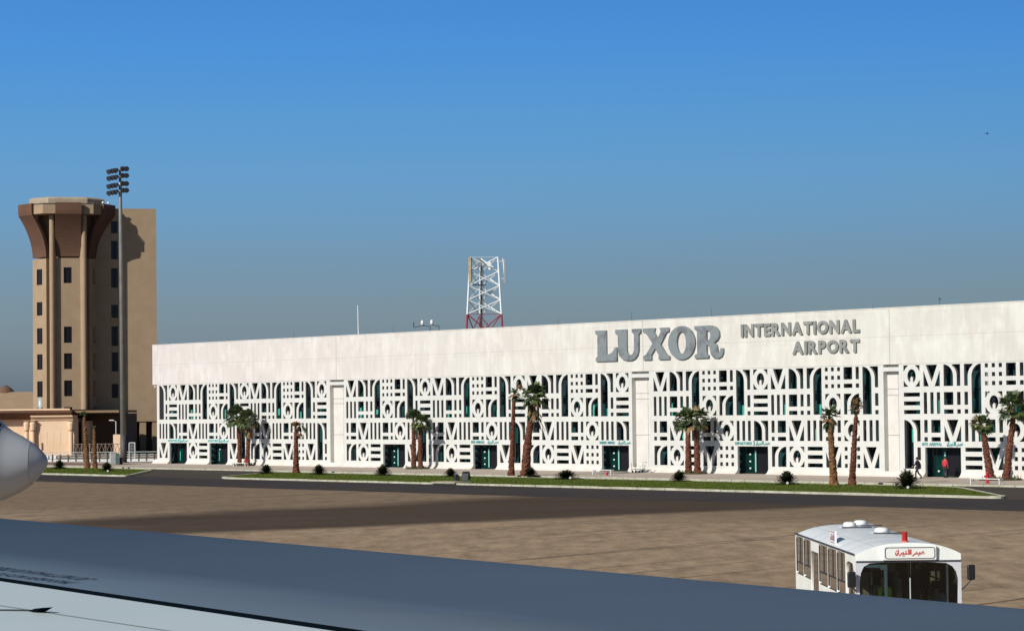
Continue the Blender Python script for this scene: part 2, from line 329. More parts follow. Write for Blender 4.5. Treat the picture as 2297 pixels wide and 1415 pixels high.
def apron_mat():
    m = bpy.data.materials.new('apron_concrete'); m.use_nodes = True
    nt = m.node_tree; N = nt.nodes; L = nt.links; b = N['Principled BSDF']; b.inputs['Roughness'].default_value = 0.9
    b.inputs['Specular IOR Level'].default_value = 0.12
    tc = N.new('ShaderNodeTexCoord'); sp = N.new('ShaderNodeSeparateXYZ'); L.new(tc.outputs['Object'], sp.inputs[0])
    def noise(scale, detail=5, st=(1, 1, 1), rough=0.6):
        mp = N.new('ShaderNodeMapping'); mp.inputs['Scale'].default_value = st; L.new(tc.outputs['Object'], mp.inputs['Vector'])
        n = N.new('ShaderNodeTexNoise'); n.inputs['Scale'].default_value = scale; n.inputs['Detail'].default_value = detail; n.inputs['Roughness'].default_value = rough
        L.new(mp.outputs[0], n.inputs['Vector']); return n.outputs['Fac']
    def ramp(f, p0, c0, p1, c1):
        r = N.new('ShaderNodeValToRGB'); r.color_ramp.elements[0].position = p0; r.color_ramp.elements[1].position = p1
        r.color_ramp.elements[0].color = (*c0, 1); r.color_ramp.elements[1].color = (*c1, 1); L.new(f, r.inputs['Fac']); return r.outputs['Color']
    def mix(c1, c2, f, mode='MIX', k=1.0):
        x = N.new('ShaderNodeMixRGB'); x.blend_type = mode
        if isinstance(f, float): x.inputs['Fac'].default_value = f
        else:
            q = N.new('ShaderNodeMath'); q.operation = 'MULTIPLY'; q.inputs[1].default_value = k; L.new(f, q.inputs[0]); L.new(q.outputs[0], x.inputs['Fac'])
        for i, c in ((1, c1), (2, c2)):
            if isinstance(c, tuple): x.inputs[i].default_value = (*c, 1)
            else: L.new(c, x.inputs[i])
        return x.outputs[0]
    base = ramp(noise(0.03, 6), 0.35, (0.405, 0.300, 0.198), 0.65, (0.35, 0.256, 0.166))
    base = mix(base, ramp(noise(0.9, 9, (1, 0.30, 1), 0.78), 0.36, (0.62, 0.62, 0.62), 0.60, (1.12, 1.12, 1.12)), 1.0, 'MULTIPLY')
    # darker, browner concrete toward the terminal
    big = noise(0.02, 4)
    far = ground_line_mask(N, L, sp, on_z(-400, 1150), on_z(2297, 1172), 16.0, big, 30.0)
    base = mix(base, (0.15, 0.11, 0.072), far, k=0.6)
    # broad dark brown wedge with soft edges
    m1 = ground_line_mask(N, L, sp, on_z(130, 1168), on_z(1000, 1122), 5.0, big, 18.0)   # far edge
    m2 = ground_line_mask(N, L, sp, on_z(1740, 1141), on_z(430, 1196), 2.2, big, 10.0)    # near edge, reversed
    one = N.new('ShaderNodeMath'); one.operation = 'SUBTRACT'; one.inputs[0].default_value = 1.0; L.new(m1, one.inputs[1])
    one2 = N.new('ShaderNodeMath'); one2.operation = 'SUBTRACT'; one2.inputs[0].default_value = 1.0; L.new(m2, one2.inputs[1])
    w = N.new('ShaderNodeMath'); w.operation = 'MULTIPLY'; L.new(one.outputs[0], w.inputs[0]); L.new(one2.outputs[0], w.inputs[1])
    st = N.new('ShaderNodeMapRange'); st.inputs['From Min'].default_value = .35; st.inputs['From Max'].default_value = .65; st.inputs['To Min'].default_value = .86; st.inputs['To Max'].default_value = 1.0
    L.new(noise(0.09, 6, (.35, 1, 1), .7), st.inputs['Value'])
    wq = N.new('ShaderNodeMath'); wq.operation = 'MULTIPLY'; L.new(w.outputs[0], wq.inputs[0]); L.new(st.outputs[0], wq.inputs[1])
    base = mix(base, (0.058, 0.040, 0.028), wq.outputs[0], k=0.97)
    # slab joints
    for (p, q, step, wd) in ((on_z(300, 1172), on_z(1700, 1090), 9.0, 0.008), (on_z(0, 1240), on_z(1400, 1150), 6.0, 0.010)):
        d = (q-p).normalized(); nx, ny = -d.y, d.x
        a = N.new('ShaderNodeMath'); a.operation = 'MULTIPLY'; a.inputs[1].default_value = nx/step; L.new(sp.outputs['X'], a.inputs[0])
        c = N.new('ShaderNodeMath'); c.operation = 'MULTIPLY_ADD'; c.inputs[1].default_value = ny/step; L.new(sp.outputs['Y'], c.inputs[0]); L.new(a.outputs[0], c.inputs[2])
        e = N.new('ShaderNodeMath'); e.operation = 'MULTIPLY_ADD'; e.inputs[1].default_value = 0.05; L.new(noise(0.25, 4), e.inputs[0]); L.new(c.outputs[0], e.inputs[2])
        f = N.new('ShaderNodeMath'); f.operation = 'PINGPONG'; f.inputs[1].default_value = 0.5; L.new(e.outputs[0], f.inputs[0])
        g = N.new('ShaderNodeMapRange'); g.inputs['From Min'].default_value = wd; g.inputs['From Max'].default_value = wd*2.2; g.inputs['To Min'].default_value = 1; g.inputs['To Max'].default_value = 0
        L.new(f.outputs[0], g.inputs['Value'])
        h = N.new('ShaderNodeMath'); h.operation = 'MULTIPLY'; L.new(g.outputs[0], h.inputs[0]); L.new(ramp(noise(0.07, 3), 0.42, (0, 0, 0), 0.56, (1, 1, 1)), h.inputs[1])
        base = mix(base, (0.06, 0.045, 0.03), h.outputs[0], k=0.75)
    # blotches of oil and patched cracks
    bl = ramp(noise(0.34, 7, (0.8, 0.5, 1), 0.7), 0.62, (0, 0, 0), 0.70, (1, 1, 1))
    base = mix(base, (0.055, 0.040, 0.028), bl, k=0.6)
    L.new(base, b.inputs['Base Color'])
    return m
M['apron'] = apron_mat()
def asphalt_mat():
    m = mat('road_asphalt', (0.048, 0.043, 0.048), 0.85, (0.062, 0.053, 0.05), 0.08, spec=0.06); return m
M['road'] = asphalt_mat()
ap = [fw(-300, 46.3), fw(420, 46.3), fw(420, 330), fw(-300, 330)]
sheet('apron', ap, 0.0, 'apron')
sheet('perimeter_road', [fw(-300, 13.2), fw(330, 13.2), fw(330, 46.3), fw(-300, 46.3)], 0.004, 'road')
# thin lighter seam where the road meets the apron
sheet('service_road', [fw(-60, 13.6), fw(330, 13.6), fw(330, 32.4), fw(-60, 32.4)], 0.012, 'road2')

def pavement():
    b = MB(); t0, t1 = -70, 150
    P = [fw(t0, -2), fw(t1, -2), fw(t1, 13.35), fw(t0, 13.35)]
    top = [Vector((p.x, p.y, 0.13)) for p in P]; bot = [Vector((p.x, p.y, -0.02)) for p in P]
    b.face(top)
    for i in range(4): b.face([bot[i], bot[(i+1) % 4], top[(i+1) % 4], top[i]])
    tag(b.build('pavement', 'pave'), kind='structure')
    b = MB(); P = [fw(-24, 3.2), fw(2.0, 3.2), fw(2.0, 9.8), fw(-24, 9.8)]
    b.face([Vector((p.x, p.y, 0.136)) for p in P]); tag(b.build('red_paving', 'pavered'), kind='structure')
    k = MB()
    n = 0; t = t0
    while t < t1:
        a, c = fw(t, 13.35), fw(t+1.45, 13.35); d, e = fw(t, 13.62), fw(t+1.45, 13.62)
        vals = [a, c, e, d]; zt = 0.15
        tp = [Vector((p.x, p.y, zt)) for p in vals]; bt = [Vector((p.x, p.y, 0.0)) for p in vals]
        k.face(tp)
        for i in range(4): k.face([bt[i], bt[(i+1) % 4], tp[(i+1) % 4], tp[i]])
        t += 1.5
    tag(k.build('pavement_kerb', 'kerb'), kind='structure')
pavement()

def island(name, quad, r_end):
    """grass island with slanted rounded ends and a pale block kerb; quad is anticlockwise in (t, w)"""
    def inset(q, d):
        out = []; n = len(q)
        for i in range(n):
            a, b_, c = Vector(q[i-1]), Vector(q[i]), Vector(q[(i+1) % n])
            d1, d2 = (b_-a).normalized(), (c-b_).normalized(); n1, n2 = Vector((-d1.y, d1.x)), Vector((-d2.y, d2.x))
            k = (n1+n2).normalized(); out.append(b_+k*(d/max(k.dot(n1), .2)))
        return out
    def outline(grow):
        q = inset([Vector(p) for p in quad], -grow); pts = []; n = len(q)
        for i in range(n):
            a, b_, c = q[i-1], q[i], q[(i+1) % n]; p0 = b_+(a-b_).normalized()*r_end; p1 = b_+(c-b_).normalized()*r_end
            for k in range(9):
                u = k/8; pts.append(tuple(p0*(1-u)**2+b_*2*u*(1-u)+p1*u*u))
        return pts
    t0, t1 = min(p[0] for p in quad), max(p[0] for p in quad); w0, w1 = min(p[1] for p in quad), max(p[1] for p in quad)
    def inside(t, w, m=.6):
        q = inset([Vector(p) for p in quad], m)
        return all((q[(i+1) % 4]-q[i]).cross(Vector((t, w))-q[i]) > 0 for i in range(4))
    inn = outline(-0.28); out = outline(0)
    b = MB()
    n = len(out)
    # split the outline into kerb blocks
    def lerp(p, q, u): return (p[0]+(q[0]-p[0])*u, p[1]+(q[1]-p[1])*u)
    for i in range(n):
        o0, o1, i0, i1 = out[i], out[(i+1) % n], inn[i], inn[(i+1) % n]
        Ls = math.dist(o0, o1); m = max(1, int(Ls/1.5))
        for k in range(m):
            u0, u1 = k/m, (k+1)/m - (0.05/Ls if m > 1 else 0)
            q = [lerp(o0, o1, u0), lerp(o0, o1, u1), lerp(i0, i1, u1), lerp(i0, i1, u0)]
            zz = 0.17+random.uniform(-0.012, 0.012)
            tp = [fw(*p, zz) for p in q]; bt = [fw(*p, 0.0) for p in q]
            b.face(tp)
            for j in range(4): b.face([bt[j], bt[(j+1) % 4], tp[(j+1) % 4], tp[j]])
    tag(b.build(name+'_kerb', 'kerb'), kind='structure')
    b = MB(); pts = [fw(*p, 0.14) for p in inn]
    b.face(pts); tag(b.build(name+'_lawn', 'grass'), kind='structure')
    # grass blades: countless, one stuff object
    g = MB(); rnd = random.Random(5)
    area = (t1-t0)*(w1-w0)
    for _ in range(int(min(area*7, 14000))):
        t = rnd.uniform(t0+.6, t1-.6); w = rnd.uniform(w0+.5, w1-.4)
        if not inside(t, w): continue
        p = fw(t, w, 0.13); h = rnd.uniform(0.03, 0.08); a = rnd.uniform(0, pi); dx, dy = cos(a)*.07, sin(a)*.07
        g.face([p+Vector((-dx, -dy, 0)), p+Vector((dx, dy, 0)), p+Vector((rnd.uniform(-.05, .05), rnd.uniform(-.05, .05), h))])
    tag(g.build('short_grass', 'grassb', recalc=False), 'short green grass blades on the '+('long central' if t1 > 100 else 'far left')+' island', 'grass', kind='stuff')
island('central_island', [(50.5, 17.6), (141.0, 17.6), (158.5, 32.3), (63.5, 32.3)], 3.0)
island('far_island', [(-60.0, 17.6), (28.0, 17.6), (49.0, 33.0), (-60.0, 33.0)], 3.0)

# ------------------------------------------------------------------ TERMINAL
C, R, H1, W1, B0 = 2.2159, 2.28, 1.785, 1.80, 0.819
DEP = 0.22
term = thing('terminal_building', (FX, FY, 0), -TH, 'long white airport terminal with a pierced geometric screen on its lower half', 'building')

def arc(cx, cz, rx, rz, a0, a1, n=8):
    return [(cx+rx*cos(radians(a0+(a1-a0)*k/n)), cz+rz*sin(radians(a0+(a1-a0)*k/n))) for k in range(n+1)]
def rect(x0, z0, x1, z1): return [(x0, z0), (x1, z0), (x1, z1), (x0, z1)]
def mirror(h): return [[(W1-x, z) for x, z in reversed(p)] for p in h]
def holes(kind):
    w, h = W1, H1
    if kind == 'V':
        return [[(0.27, h), (w/2, 0.38), (w-0.27, h)], [(0, 0), (0.58, 0), (0, 1.33)], [(w-0.58, 0), (w, 0), (w, 1.33)]]
    if kind == 'Q':
        cx, cz = w/2, h/2; out = []
        inn = arc(cx, cz, 0.47, 0.57, -72, 252, 22); x0, z0 = inn[-1]; x1, z1 = inn[0]
        inn += [(x0, z0+0.36), (cx, z0+0.52), (x1, z1+0.36)]
        out.append(inn)
        for sx, sz in ((-1, -1), (1, -1), (-1, 1), (1, 1)):
            p = [(cx+sx*w/2, cz+sz*h/2), (cx+sx*0.42, cz+sz*h/2)]
            for k in range(6):
                an = radians(63-36*k/5); p.append((cx+sx*0.92*cos(an), cz+sz*0.93*sin(an)))
            p.append((cx+sx*w/2, cz+sz*0.40)); out.append(p)
        return out
    if kind in 'AB':
        A = [[(0, 0), (1.02, 0)]+arc(0, 0.85, 1.02, h-0.85, 0, 90), [(1.42, 0), (w, 0), (w, h), (0.86, h)]+arc(0.30, 0.85, 1.12, h-0.80, 55, 5, 5)]
        return A if kind == 'A' else mirror(A)
    if kind == 'I': return [rect(0, 0, .36, h), rect(.72, 0, 1.08, h), rect(1.44, 0, w, h)]
    if kind == 'E': return [rect(0, 0, w, .34), rect(0, .72, w, 1.06), rect(0, 1.45, w, h)]
    if kind == 'S': return [rect(x, z, x+.34, z+.34) for x in (0, .73, 1.46) for z in (0, .725, 1.445)]
    if kind in 'HK':
        A = [rect(0, .72, 1.02, h), rect(1.42, .72, w, h), rect(0, 0, 1.02, .36), rect(1.42, 0, w, .36)]
        return A if kind == 'H' else mirror(A)
    if kind in 'TM':
        t = R+h
        A = [[(0, 0), (1.02, 0)]+arc(0, t-1.05, 1.02, 1.05, 0, 90), [(1.42, R), (w, R), (w, t), (0.84, t)]+arc(0.28, t-1.05, 1.14, 1.12, 58, 4, 5),
             rect(1.42, .72, w, h), rect(1.42, 0, w, .36)]
        return A if kind == 'T' else mirror(A)
    return []
_cells = {}
def cell(kind):
    if kind not in _cells:
        top = (2*R if kind in 'TM' else R)-0.245
        x0, x1 = -(C-W1)/2, W1+(C-W1)/2
        me = shape_mesh([rect(x0, -0.245, x1, top)]+holes(kind), DEP)
        bm = bmesh.new(); bm.from_mesh(me)
        kill = [f for f in bm.faces if all(abs(v.co.x-x0) < 1e-4 for v in f.verts) or all(abs(v.co.x-x1) < 1e-4 for v in f.verts)
                or all(abs(v.co.z+0.245) < 1e-4 for v in f.verts) or all(abs(v.co.z-top) < 1e-4 for v in f.verts)]
        bmesh.ops.delete(bm, geom=kill, context='FACES'); bmesh.ops.recalc_face_normals(bm, faces=bm.faces[:]); bm.normal_update()
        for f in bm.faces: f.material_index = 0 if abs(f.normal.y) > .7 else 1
        bm.to_mesh(me); bm.free()
        _cells[kind] = me
    return _cells[kind]
PER = 'TQVAMSH'
LOW = {'T': ' ', 'Q': 'E', 'V': 'I', 'A': 'H', 'M': ' ', 'S': 'Q', 'H': 'B'}
def seq(start, n): return ''.join(PER[(PER.index(start)+i) % 7] for i in range(n))
blocks = [
    (0.0,   seq('T', 16), 'IAKVIHQI KVIHQI ', 'VDDQEDDVTBQEVSVT'),
    (38.779, seq('V', 21), 'KVIHQI KVIHQI KVIHQIA', 'BQEDDVTBQEDDVTBQEVSDD'),
    (88.419, seq('V', 13), 'KVIHQIAKVIHQI', 'BQEVSDDBQEVSV'),
    (119.707, seq('Q', 14), ' KVIHQI KVIHQI', 'TDDEVSBQEVSVQE'),
]
# row 3 blanks are the upper half of a T that starts in row 4
doors = []; solid = []
XM = (C-W1)/2
for bi, (t0, r1, r3, r4) in enumerate(blocks):
    b = MB(); n = len(r1)
    for c in range(n):
        x = t0+c*C
        k = r1[c]
        if k in 'TM': b.mesh(cell(k), (x, 0, B0+2*R), True)
        else:
            b.mesh(cell(k), (x, 0, B0+3*R), True); b.mesh(cell(LOW[k]), (x, 0, B0+2*R), True)
        k3, k4 = r3[c], r4[c]
        if k3 != ' ': b.mesh(cell(k3), (x, 0, B0+R), True)
        elif k4 != 'T': b.mesh(cell('I'), (x, 0, B0+R), True)
        if k4 == 'T' and k3 == ' ': b.mesh(cell('T'), (x, 0, B0), True)
        elif k4 == 'D':
            if c+1 < n and r4[c+1] == 'D' and (c == 0 or r4[c-1] != 'D'):
                doors.append(x)
                zt = B0+H1
                b.box((x-XM, 0, B0-.245), (x+.06, DEP, zt)); b.box((x+C+W1-.06, 0, B0-.245), (x+C+W1+XM, DEP, zt))
                b.box((x-XM, 0, zt), (x+C+W1+XM, DEP, B0+R-.245))
        else: b.mesh(cell(k4 if k4 != 'T' else 'V'), (x, 0, B0), True)
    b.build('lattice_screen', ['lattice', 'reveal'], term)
    solid.append((t0-XM, t0+n*C-XM))
zL0, zL1 = B0-0.245, B0+4*R-0.245      # lattice bottom / top

# end piers, and the recessed bays between the lattice blocks
b = MB(); b.box((-0.56, 0.0, 0), (-XM, 9, zL1)); b.build('end_wall', 'recess', term)
for i, (ra, rb) in enumerate(((35.72, 38.36), (85.36, 87.80), (117.42, 119.18))):
    g0, g1 = solid[i][1], solid[i+1][0]
    b = MB()
    if ra-g0 > .02: b.box((g0, 0, zL0), (ra, 0.55, zL1))
    if g1-rb > .02: b.box((rb, 0, zL0), (g1, 0.55, zL1))
    b.build('pilaster', 'lattice', term)
    b = MB(); b.box((ra-.01, 0.50, 0.4), (rb+.01, 0.62, 9.7)); rc = b.build('recess_wall', 'recess', term)
    b = MB(); b.box((ra, 0.012, 8.98), (rb, .5, 9.33)); b.build('lintel', 'lattice', term)
    b = MB()
    xm = ra+(rb-ra)*.70
    b.box((xm-.02, .49, .7), (xm+.02, .499, 8.98))
    for z in (7.50, 6.97, 3.6): b.box((ra, .488, z-.025), (rb, .4995, z+.025))
    b.build('panel_joint', 'joint', term)

# upper wall
b = MB(); b.box((-1.5, -0.03, 9.56), (150.9, 1.6, 14.28)); b.build('upper_wall', 'wall', term)
b = MB()
for x in (37.0, 87.05, 118.22): b.box((x-.025, -0.036, 9.57), (x+.025, -0.028, 14.25))
for x in (-1.5,): b.box((x, -0.034, 11.9), (150.8, -0.028, 11.915))
b.build('expansion_joint', 'joint', term)
b = MB(); b.box((-1.55, -0.06, 14.28), (150.95, 1.66, 14.36)); b.build('coping', 'wall', term)
b = MB(); b.box((-.5, 1.6, 0), (150.4, 40, 13.7)); b.build('main_hall', 'recess', term)

# plinth, swept outward at the foot
prof = [(0.0, zL0), (-0.03, 0.50), (-0.10, 0.38), (-0.20, 0.27), (-0.33, 0.17), (-0.50, 0.09), (-0.62, 0.0), (-0.62, -0.02), (DEP, -0.02), (DEP, zL0)]
cuts = [(-1.35, None)]
edges = []
t = -1.35
for x in doors:
    edges.append((t, x+.06)); t = x+C+W1-.06
edges.append((t, 150.9))
for a, c in edges:
    b = MB(); b.prism(prof, a, c, 'x'); b.build('plinth', 'plinth', term)

# glazing behind the screen, with frames and the green panels that show through it
for bi, (t0, r1, r3, r4) in enumerate(blocks):
    n = len(r1)
    x0, x1 = t0-XM, t0+n*C-XM
    b = MB(); dd = sorted(x for x in doors if x0 < x < x1); cur = x0
    b.box((x0, 0.95, 2.66), (x1, 1.05, 9.7))
    for x in dd: b.box((cur, 0.95, 0.0), (x-.1, 1.05, 2.66)); cur = x+C+W1+.1
    if x1 > cur: b.box((cur, 0.95, 0.0), (x1, 1.05, 2.66))
    b.build('glazing', 'glaze', term)
    b = MB()
    for c in range(n+1):
        if any(x-.4 < t0+c*C-.2 < x+C+W1+.4 for x in dd): z0 = 2.7
        else: z0 = 0.1
        b.box((t0+c*C-.24, .86, z0), (t0+c*C-.16, .95, 9.6))
    for z in (2.72, 5.1, 7.4): b.box((x0, .875, z-.04), (x1, .95, z+.04))
    b.build('glazing_frame', 'teal_dk', term)
    rnd = random.Random(bi+11)
    c = rnd.uniform(0.2, 1.0)
    def gp(a, q): b = MB(); b.box(a, q); b.build('green_panel', 'teal', term)
    while c < n-0.6:
        z = B0+2*R; wd = rnd.choice((.5, .7, .9)); x = t0+c*C
        gp((x, .80, z-.2), (x+wd, .84, z+rnd.choice((.75, .9, 1.1))))
        c += rnd.choice((.8, 1.1, 1.4, 2.0))
    c = rnd.uniform(0, 2)
    while c < n-0.6:
        z = B0+R*rnd.choice((0, 1, 1, 1)); x = t0+c*C
        if not any(x0_-.7 < x < x0_+C+W1+.3 for x0_ in dd) or z > 2.8:
            gp((x, .80, z-.1), (x+rnd.choice((.35, .5, .7)), .84, z+rnd.choice((.7, 1.0, 1.3))))
        c += rnd.choice((2.1, 3.3, 4.4))
    if bi == 3:
        x = t0+3*C+.95
        b = MB(); b.box((x+.1, .88, B0+2*R+1.0), (x+.92, .93, B0+3*R+1.75)); b.build('pale_blind', 'palewindow', term)

# doors
sticks = [0, 3, 3, 3, 3, 3, 1]
for i, x in enumerate(doors):
    y = 1.15
    b = MB(); b.box((x-.1, y+.25, 0), (x+C+W1+.1, y+.32, 2.75)); b.box((x-.1, .95, 2.62), (x+C+W1+.1, y+.3, 2.7)); b.build('entrance_lobby', 'glaze2', term)
    L0 = x+.12; wdt = 1.25 if i > 1 else 0.9
    if i == 0: L0 += .25
    b = MB(); b.box((L0, y, .14), (L0+wdt, y+.05, 2.58)); dr = b.build('door', 'teal_dk', term)
    b = MB()
    b.box((L0+wdt, y-.04, .14), (L0+wdt+.07, y+.06, 2.58)); b.box((L0-.07, y-.04, .14), (L0, y+.06, 2.58)); b.box((L0, y-.04, 2.52), (L0+wdt, y+.06, 2.58))
    b.build('frame', 'teal_dk', dr)
    b = MB(); hb = (L0+wdt-.05, .3, 2.2) if i > 1 else (L0+wdt*.5, .5, 1.6)
    b.box((hb[0]-.07, y-.14, hb[1]), (hb[0]+.07, y-.06, hb[2])); b.build('handle', 'teal_lt' if i > 1 else 'teal', dr)
    if sticks[i]:
        for k in range(sticks[i]):
            b = MB(); b.box((L0+.28, y-.012, .55+.62*k), (L0+.48, y-.004, .68+.62*k)); b.build('sticker', 'sticker', dr)
    b = MB(); b.box((L0+wdt+.07, y+.01, .14), (x+C+W1-.14, y+.05, 2.58)); dr2 = b.build('door', 'glaze2', term)
    b = MB(); b.box((x+C+W1-.14, y-.04, .14), (x+C+W1-.06, y+.06, 2.58)); xm = (L0+wdt+x+C+W1)/2; b.box((xm, y-.03, .14), (xm+.05, y+.009, 2.58)); b.box((L0+wdt+.07, y-.03, .14), (x+C+W1-.14, y+.009, .24)); b.build('frame', 'teal_dk', dr2)

b = MB(); b.ball((-1.1, .1, 9.3), .13); b.box((-1.14, .1, 9.38), (-1.06, .2, 9.56)); b.build('wall_lamp', 'white', term)

# roof clutter
for i, (px, py0, py1) in enumerate(((380, 775, 765), (513, 768, 758), (659, 760, 740), (882, 747, 730), (1252, 728, 712), (1417, 718, 700), (1596, 707, 690), (1958, 694, 686))):
    t, _ = on_wall(px, py0, -.8); _, z1 = on_wall(px, py1, -.8)
    o = thing('lightning_rod', fw(t, -.8, 14.36), 0, None, 'lightning rod', 'thin rods along the terminal roof edge')
    b = MB(); b.tube([(0, 0, 0), (0, 0, max(z1-14.36, .35))], [.02, .012], 5); b.build('rod', 'dkgrey', o)
    b = MB(); b.box((-.07, -.07, 0), (.07, .07, .06)); b.build('foot', 'dkgrey', o)
    o['label'] = 'thin dark rod standing on the edge of the terminal roof'
t, _ = on_wall(2108, 685, -.8)
o = thing('lightning_rod', fw(t, -.8, 14.36), 0, 'short rod with a small round head on the roof, farthest right of the rods', 'lightning rod', 'rods with heads on the terminal roof')
b = MB(); b.tube([(0, 0, 0), (0, 0, .5)], .02, 5); b.build('rod', 'dkgrey', o)
b = MB(); b.ball((0, 0, .55), .09); b.build('head', 'dkgrey', o)

t, _ = on_wall(804, 751, -1.2)
o = thing('roof_mast', fw(t, -1.2, 14.36), 0, 'thin tall white pole on the terminal roof left of the lattice mast', 'pole')
b = MB(); b.tube([(0, 0, 0), (-.05, 0, 3.2)], [.055, .04], 8); b.build('pole', 'towerwhite', o)
b = MB(); b.box((-.15, -.15, 0), (.15, .15, .08)); b.build('base_plate', 'grey', o)
def roof_light(px, heads, label):
    t, _ = on_wall(px, 740, -1.0); o = thing('roof_floodlight', fw(t, -1.0, 14.36), -TH, label, 'floodlight', 'floodlights on bent arms on the terminal roof')
    b = MB(); pts = [(0, 0, 0), (0, 0, .5), (-1.0, -.1, .62)]
    if heads > 1: pts += [(-2.6, -.2, .5), (-2.6, -.2, 1.0)]
    b.tube(pts, .05, 6); b.build('arm', 'dkgrey', o)
    b = MB(); b.ball((-1.15 if heads > 1 else -1.05, -.15, .92), .22, sq=(.9, .8, 1.35)); b.build('lamp_head', 'white', o, smooth=True)
    b = MB(); b.box((-1.2, -.1, .6), (-1.0, 0, .75)); b.build('bracket', 'dkgrey', o)
roof_light(965, 2, 'roof floodlight with a round white head on a long double-bent arm')
roof_light(985, 1, 'roof floodlight with a small white head on a short single arm')

# ------------------------------------------------------------------ SIGN LETTERS
luxor = thing('terminal_sign', (FX, FY, 0), -TH, 'large grey slab serif metal letters reading LUXOR on the white upper wall', 'sign')
def letter(parent, name, splines, x, z, s=1.0, m='ltext', depth=.13, out=-.23):
    me = shape_mesh([[(x+p[0]*s, z+p[1]*s) for p in q] for q in splines], depth)
    for v in me.vertices: v.co.y += out
    return mesh_obj(name, me, m, parent)
L_ = [[(0, 0), (3.05, 0), (3.05, 1.3), (2.8, 1.3), (2.62, 1.02), (2.3, .78), (1.9, .66), (1.55, .64), (1.55, 2.95), (0, 2.95), (0, 2.68), (.28, 2.5), (.28, .5), (.02, .32)]]
U_ = [[(0, 2.95), (1.62, 2.95), (1.62, 1.0), (1.72, .72), (1.95, .55), (2.25, .52), (2.5, .66), (2.64, .95), (2.66, 2.5), (2.36, 2.62), (2.36, 2.95), (3.6, 2.95), (3.6, 2.62), (3.3, 2.45), (3.3, .95), (3.12, .48), (2.75, .15), (2.2, 0), (1.6, 0), (1.0, .12), (.55, .45), (.38, .95), (.36, 2.4), (0, 2.6)]]
X_ = [[(0, 2.95), (1.72, 2.95), (1.55, 2.6), (2.05, 1.95), (2.5, 2.6), (2.3, 2.95), (3.6, 2.95), (3.6, 2.6), (3.25, 2.5), (2.42, 1.42), (3.3, .42), (3.65, .3), (3.65, 0), (2.15, 0), (2.15, .25), (2.2, .4), (1.68, 1.05), (1.1, .42), (1.15, .3), (1.15, 0), (0, 0), (0, .35), (.42, .5), (1.32, 1.52), (.42, 2.5), (0, 2.62)]]
O_ = [[(1.82+1.82*cos(2*pi*k/28), 1.48+1.55*sin(2*pi*k/28)) for k in range(28)], [(1.82+.62*cos(2*pi*k/20), 1.48+1.02*sin(2*pi*k/20)) for k in range(20)]]
R_ = [[(0, 2.95), (2.3, 2.95), (2.9, 2.78), (3.25, 2.4), (3.3, 1.95), (3.05, 1.6), (2.6, 1.4), (2.95, 1.15), (3.05, .75), (3.1, .5), (3.3, .48), (3.4, .62), (3.42, .85), (3.8, .85), (3.78, .45), (3.55, .1), (3.1, -.05), (2.5, 0), (2.15, .3), (2.05, .8), (1.95, 1.1), (1.6, 1.22), (1.6, .4), (1.85, .25), (1.85, 0), (0, 0), (0, .28), (.35, .42), (.35, 2.5), (0, 2.66)], [(1.6, 2.5), (1.95, 2.46), (2.12, 2.2), (2.1, 1.85), (1.9, 1.62), (1.6, 1.6)]]
for nm, sp, x in (('letter', L_, 80.45), ('letter', U_, 83.33), ('letter', X_, 87.25), ('letter', O_, 90.74), ('letter', R_, 94.32)):
    letter(luxor, nm, sp, x, 10.6)
def word(root, body, x0, x1, z0, z1, m, y0, y1, bold=0.03, gap=.12):
    ms = [(c, text_mesh(c, .05, bold)) if c != ' ' else (c, None) for c in body]
    ws = []
    for c, me in ms:
        if me is None: ws.append(.35); continue
        xs = [v.co.x for v in me.vertices]; ws.append(max(xs)-min(xs))
    tot = sum(ws)+gap*(len(ws)-1); k = (x1-x0)/tot; x = x0
    for (c, me), wd in zip(ms, ws):
        if me is not None:
            fit_mesh(me, x, x+wd*k, z0, z1, y0, y1); mesh_obj('letter', me, m, root)
        x += (wd+gap)*k
intl = thing('terminal_sign', (FX, FY, 0), -TH, 'grey sans serif metal letters reading INTERNATIONAL AIRPORT in two lines on the upper wall', 'sign')
word(intl, 'INTERNATIONAL', 100.38, 114.9, 12.36, 13.5, 'ltext2', -.19, -.09, .045, .09)
word(intl, 'AIRPORT', 106.82, 114.87, 10.66, 11.8, 'ltext2', -.19, -.09, .045, .09)

def arabic_strokes(b, x0, x1, z0, z1, y, th, seed=0, rev=False):
    """joined cursive strokes with dots, written along a baseline"""
    rnd = random.Random(seed); w = x1-x0; h = z1-z0
    def pl(pts):
        P = [Vector((x0+p[0]*w, y, z0+p[1]*h)) for p in pts]
        for a, c in zip(P, P[1:]):
            d = (c-a); 
            if d.length < 1e-5: continue
            n = Vector((-d.z, 0, d.x)).normalized()*th/2; e = d.normalized()*th/2
            b.face([a-e+n, a-e-n, c+e-n, c+e+n])
    pl([(1.0, .35), (.97, .62), (.93, .62), (.92, .32), (.86, .3), (.85, .52), (.82, .3), (.76, .3), (.74, .55), (.70, .3), (.66, .3), (.63, .1), (.59, .05)])
    pl([(.54, .95), (.54, .3)]); pl([(.50, .95), (.50, .3), (.46, .32), (.45, 1.0)]); pl([(.45, .3), (.38, .3), (.37, .5), (.34, .32), (.28, .3), (.27, .55), (.24, .3)])
    pl([(.20, .45), (.18, .2), (.13, .05)]); pl([(.10, .95), (.10, .3)]); pl([(.07, .5), (.06, .2), (.02, .1), (0, .35), (.0, .5)])
    for dx, dz in ((.80, .05), (.36, .75), (.25, .02), (.30, .02), (.035, .8)):
        pl([(dx, dz), (dx+.012, dz)])
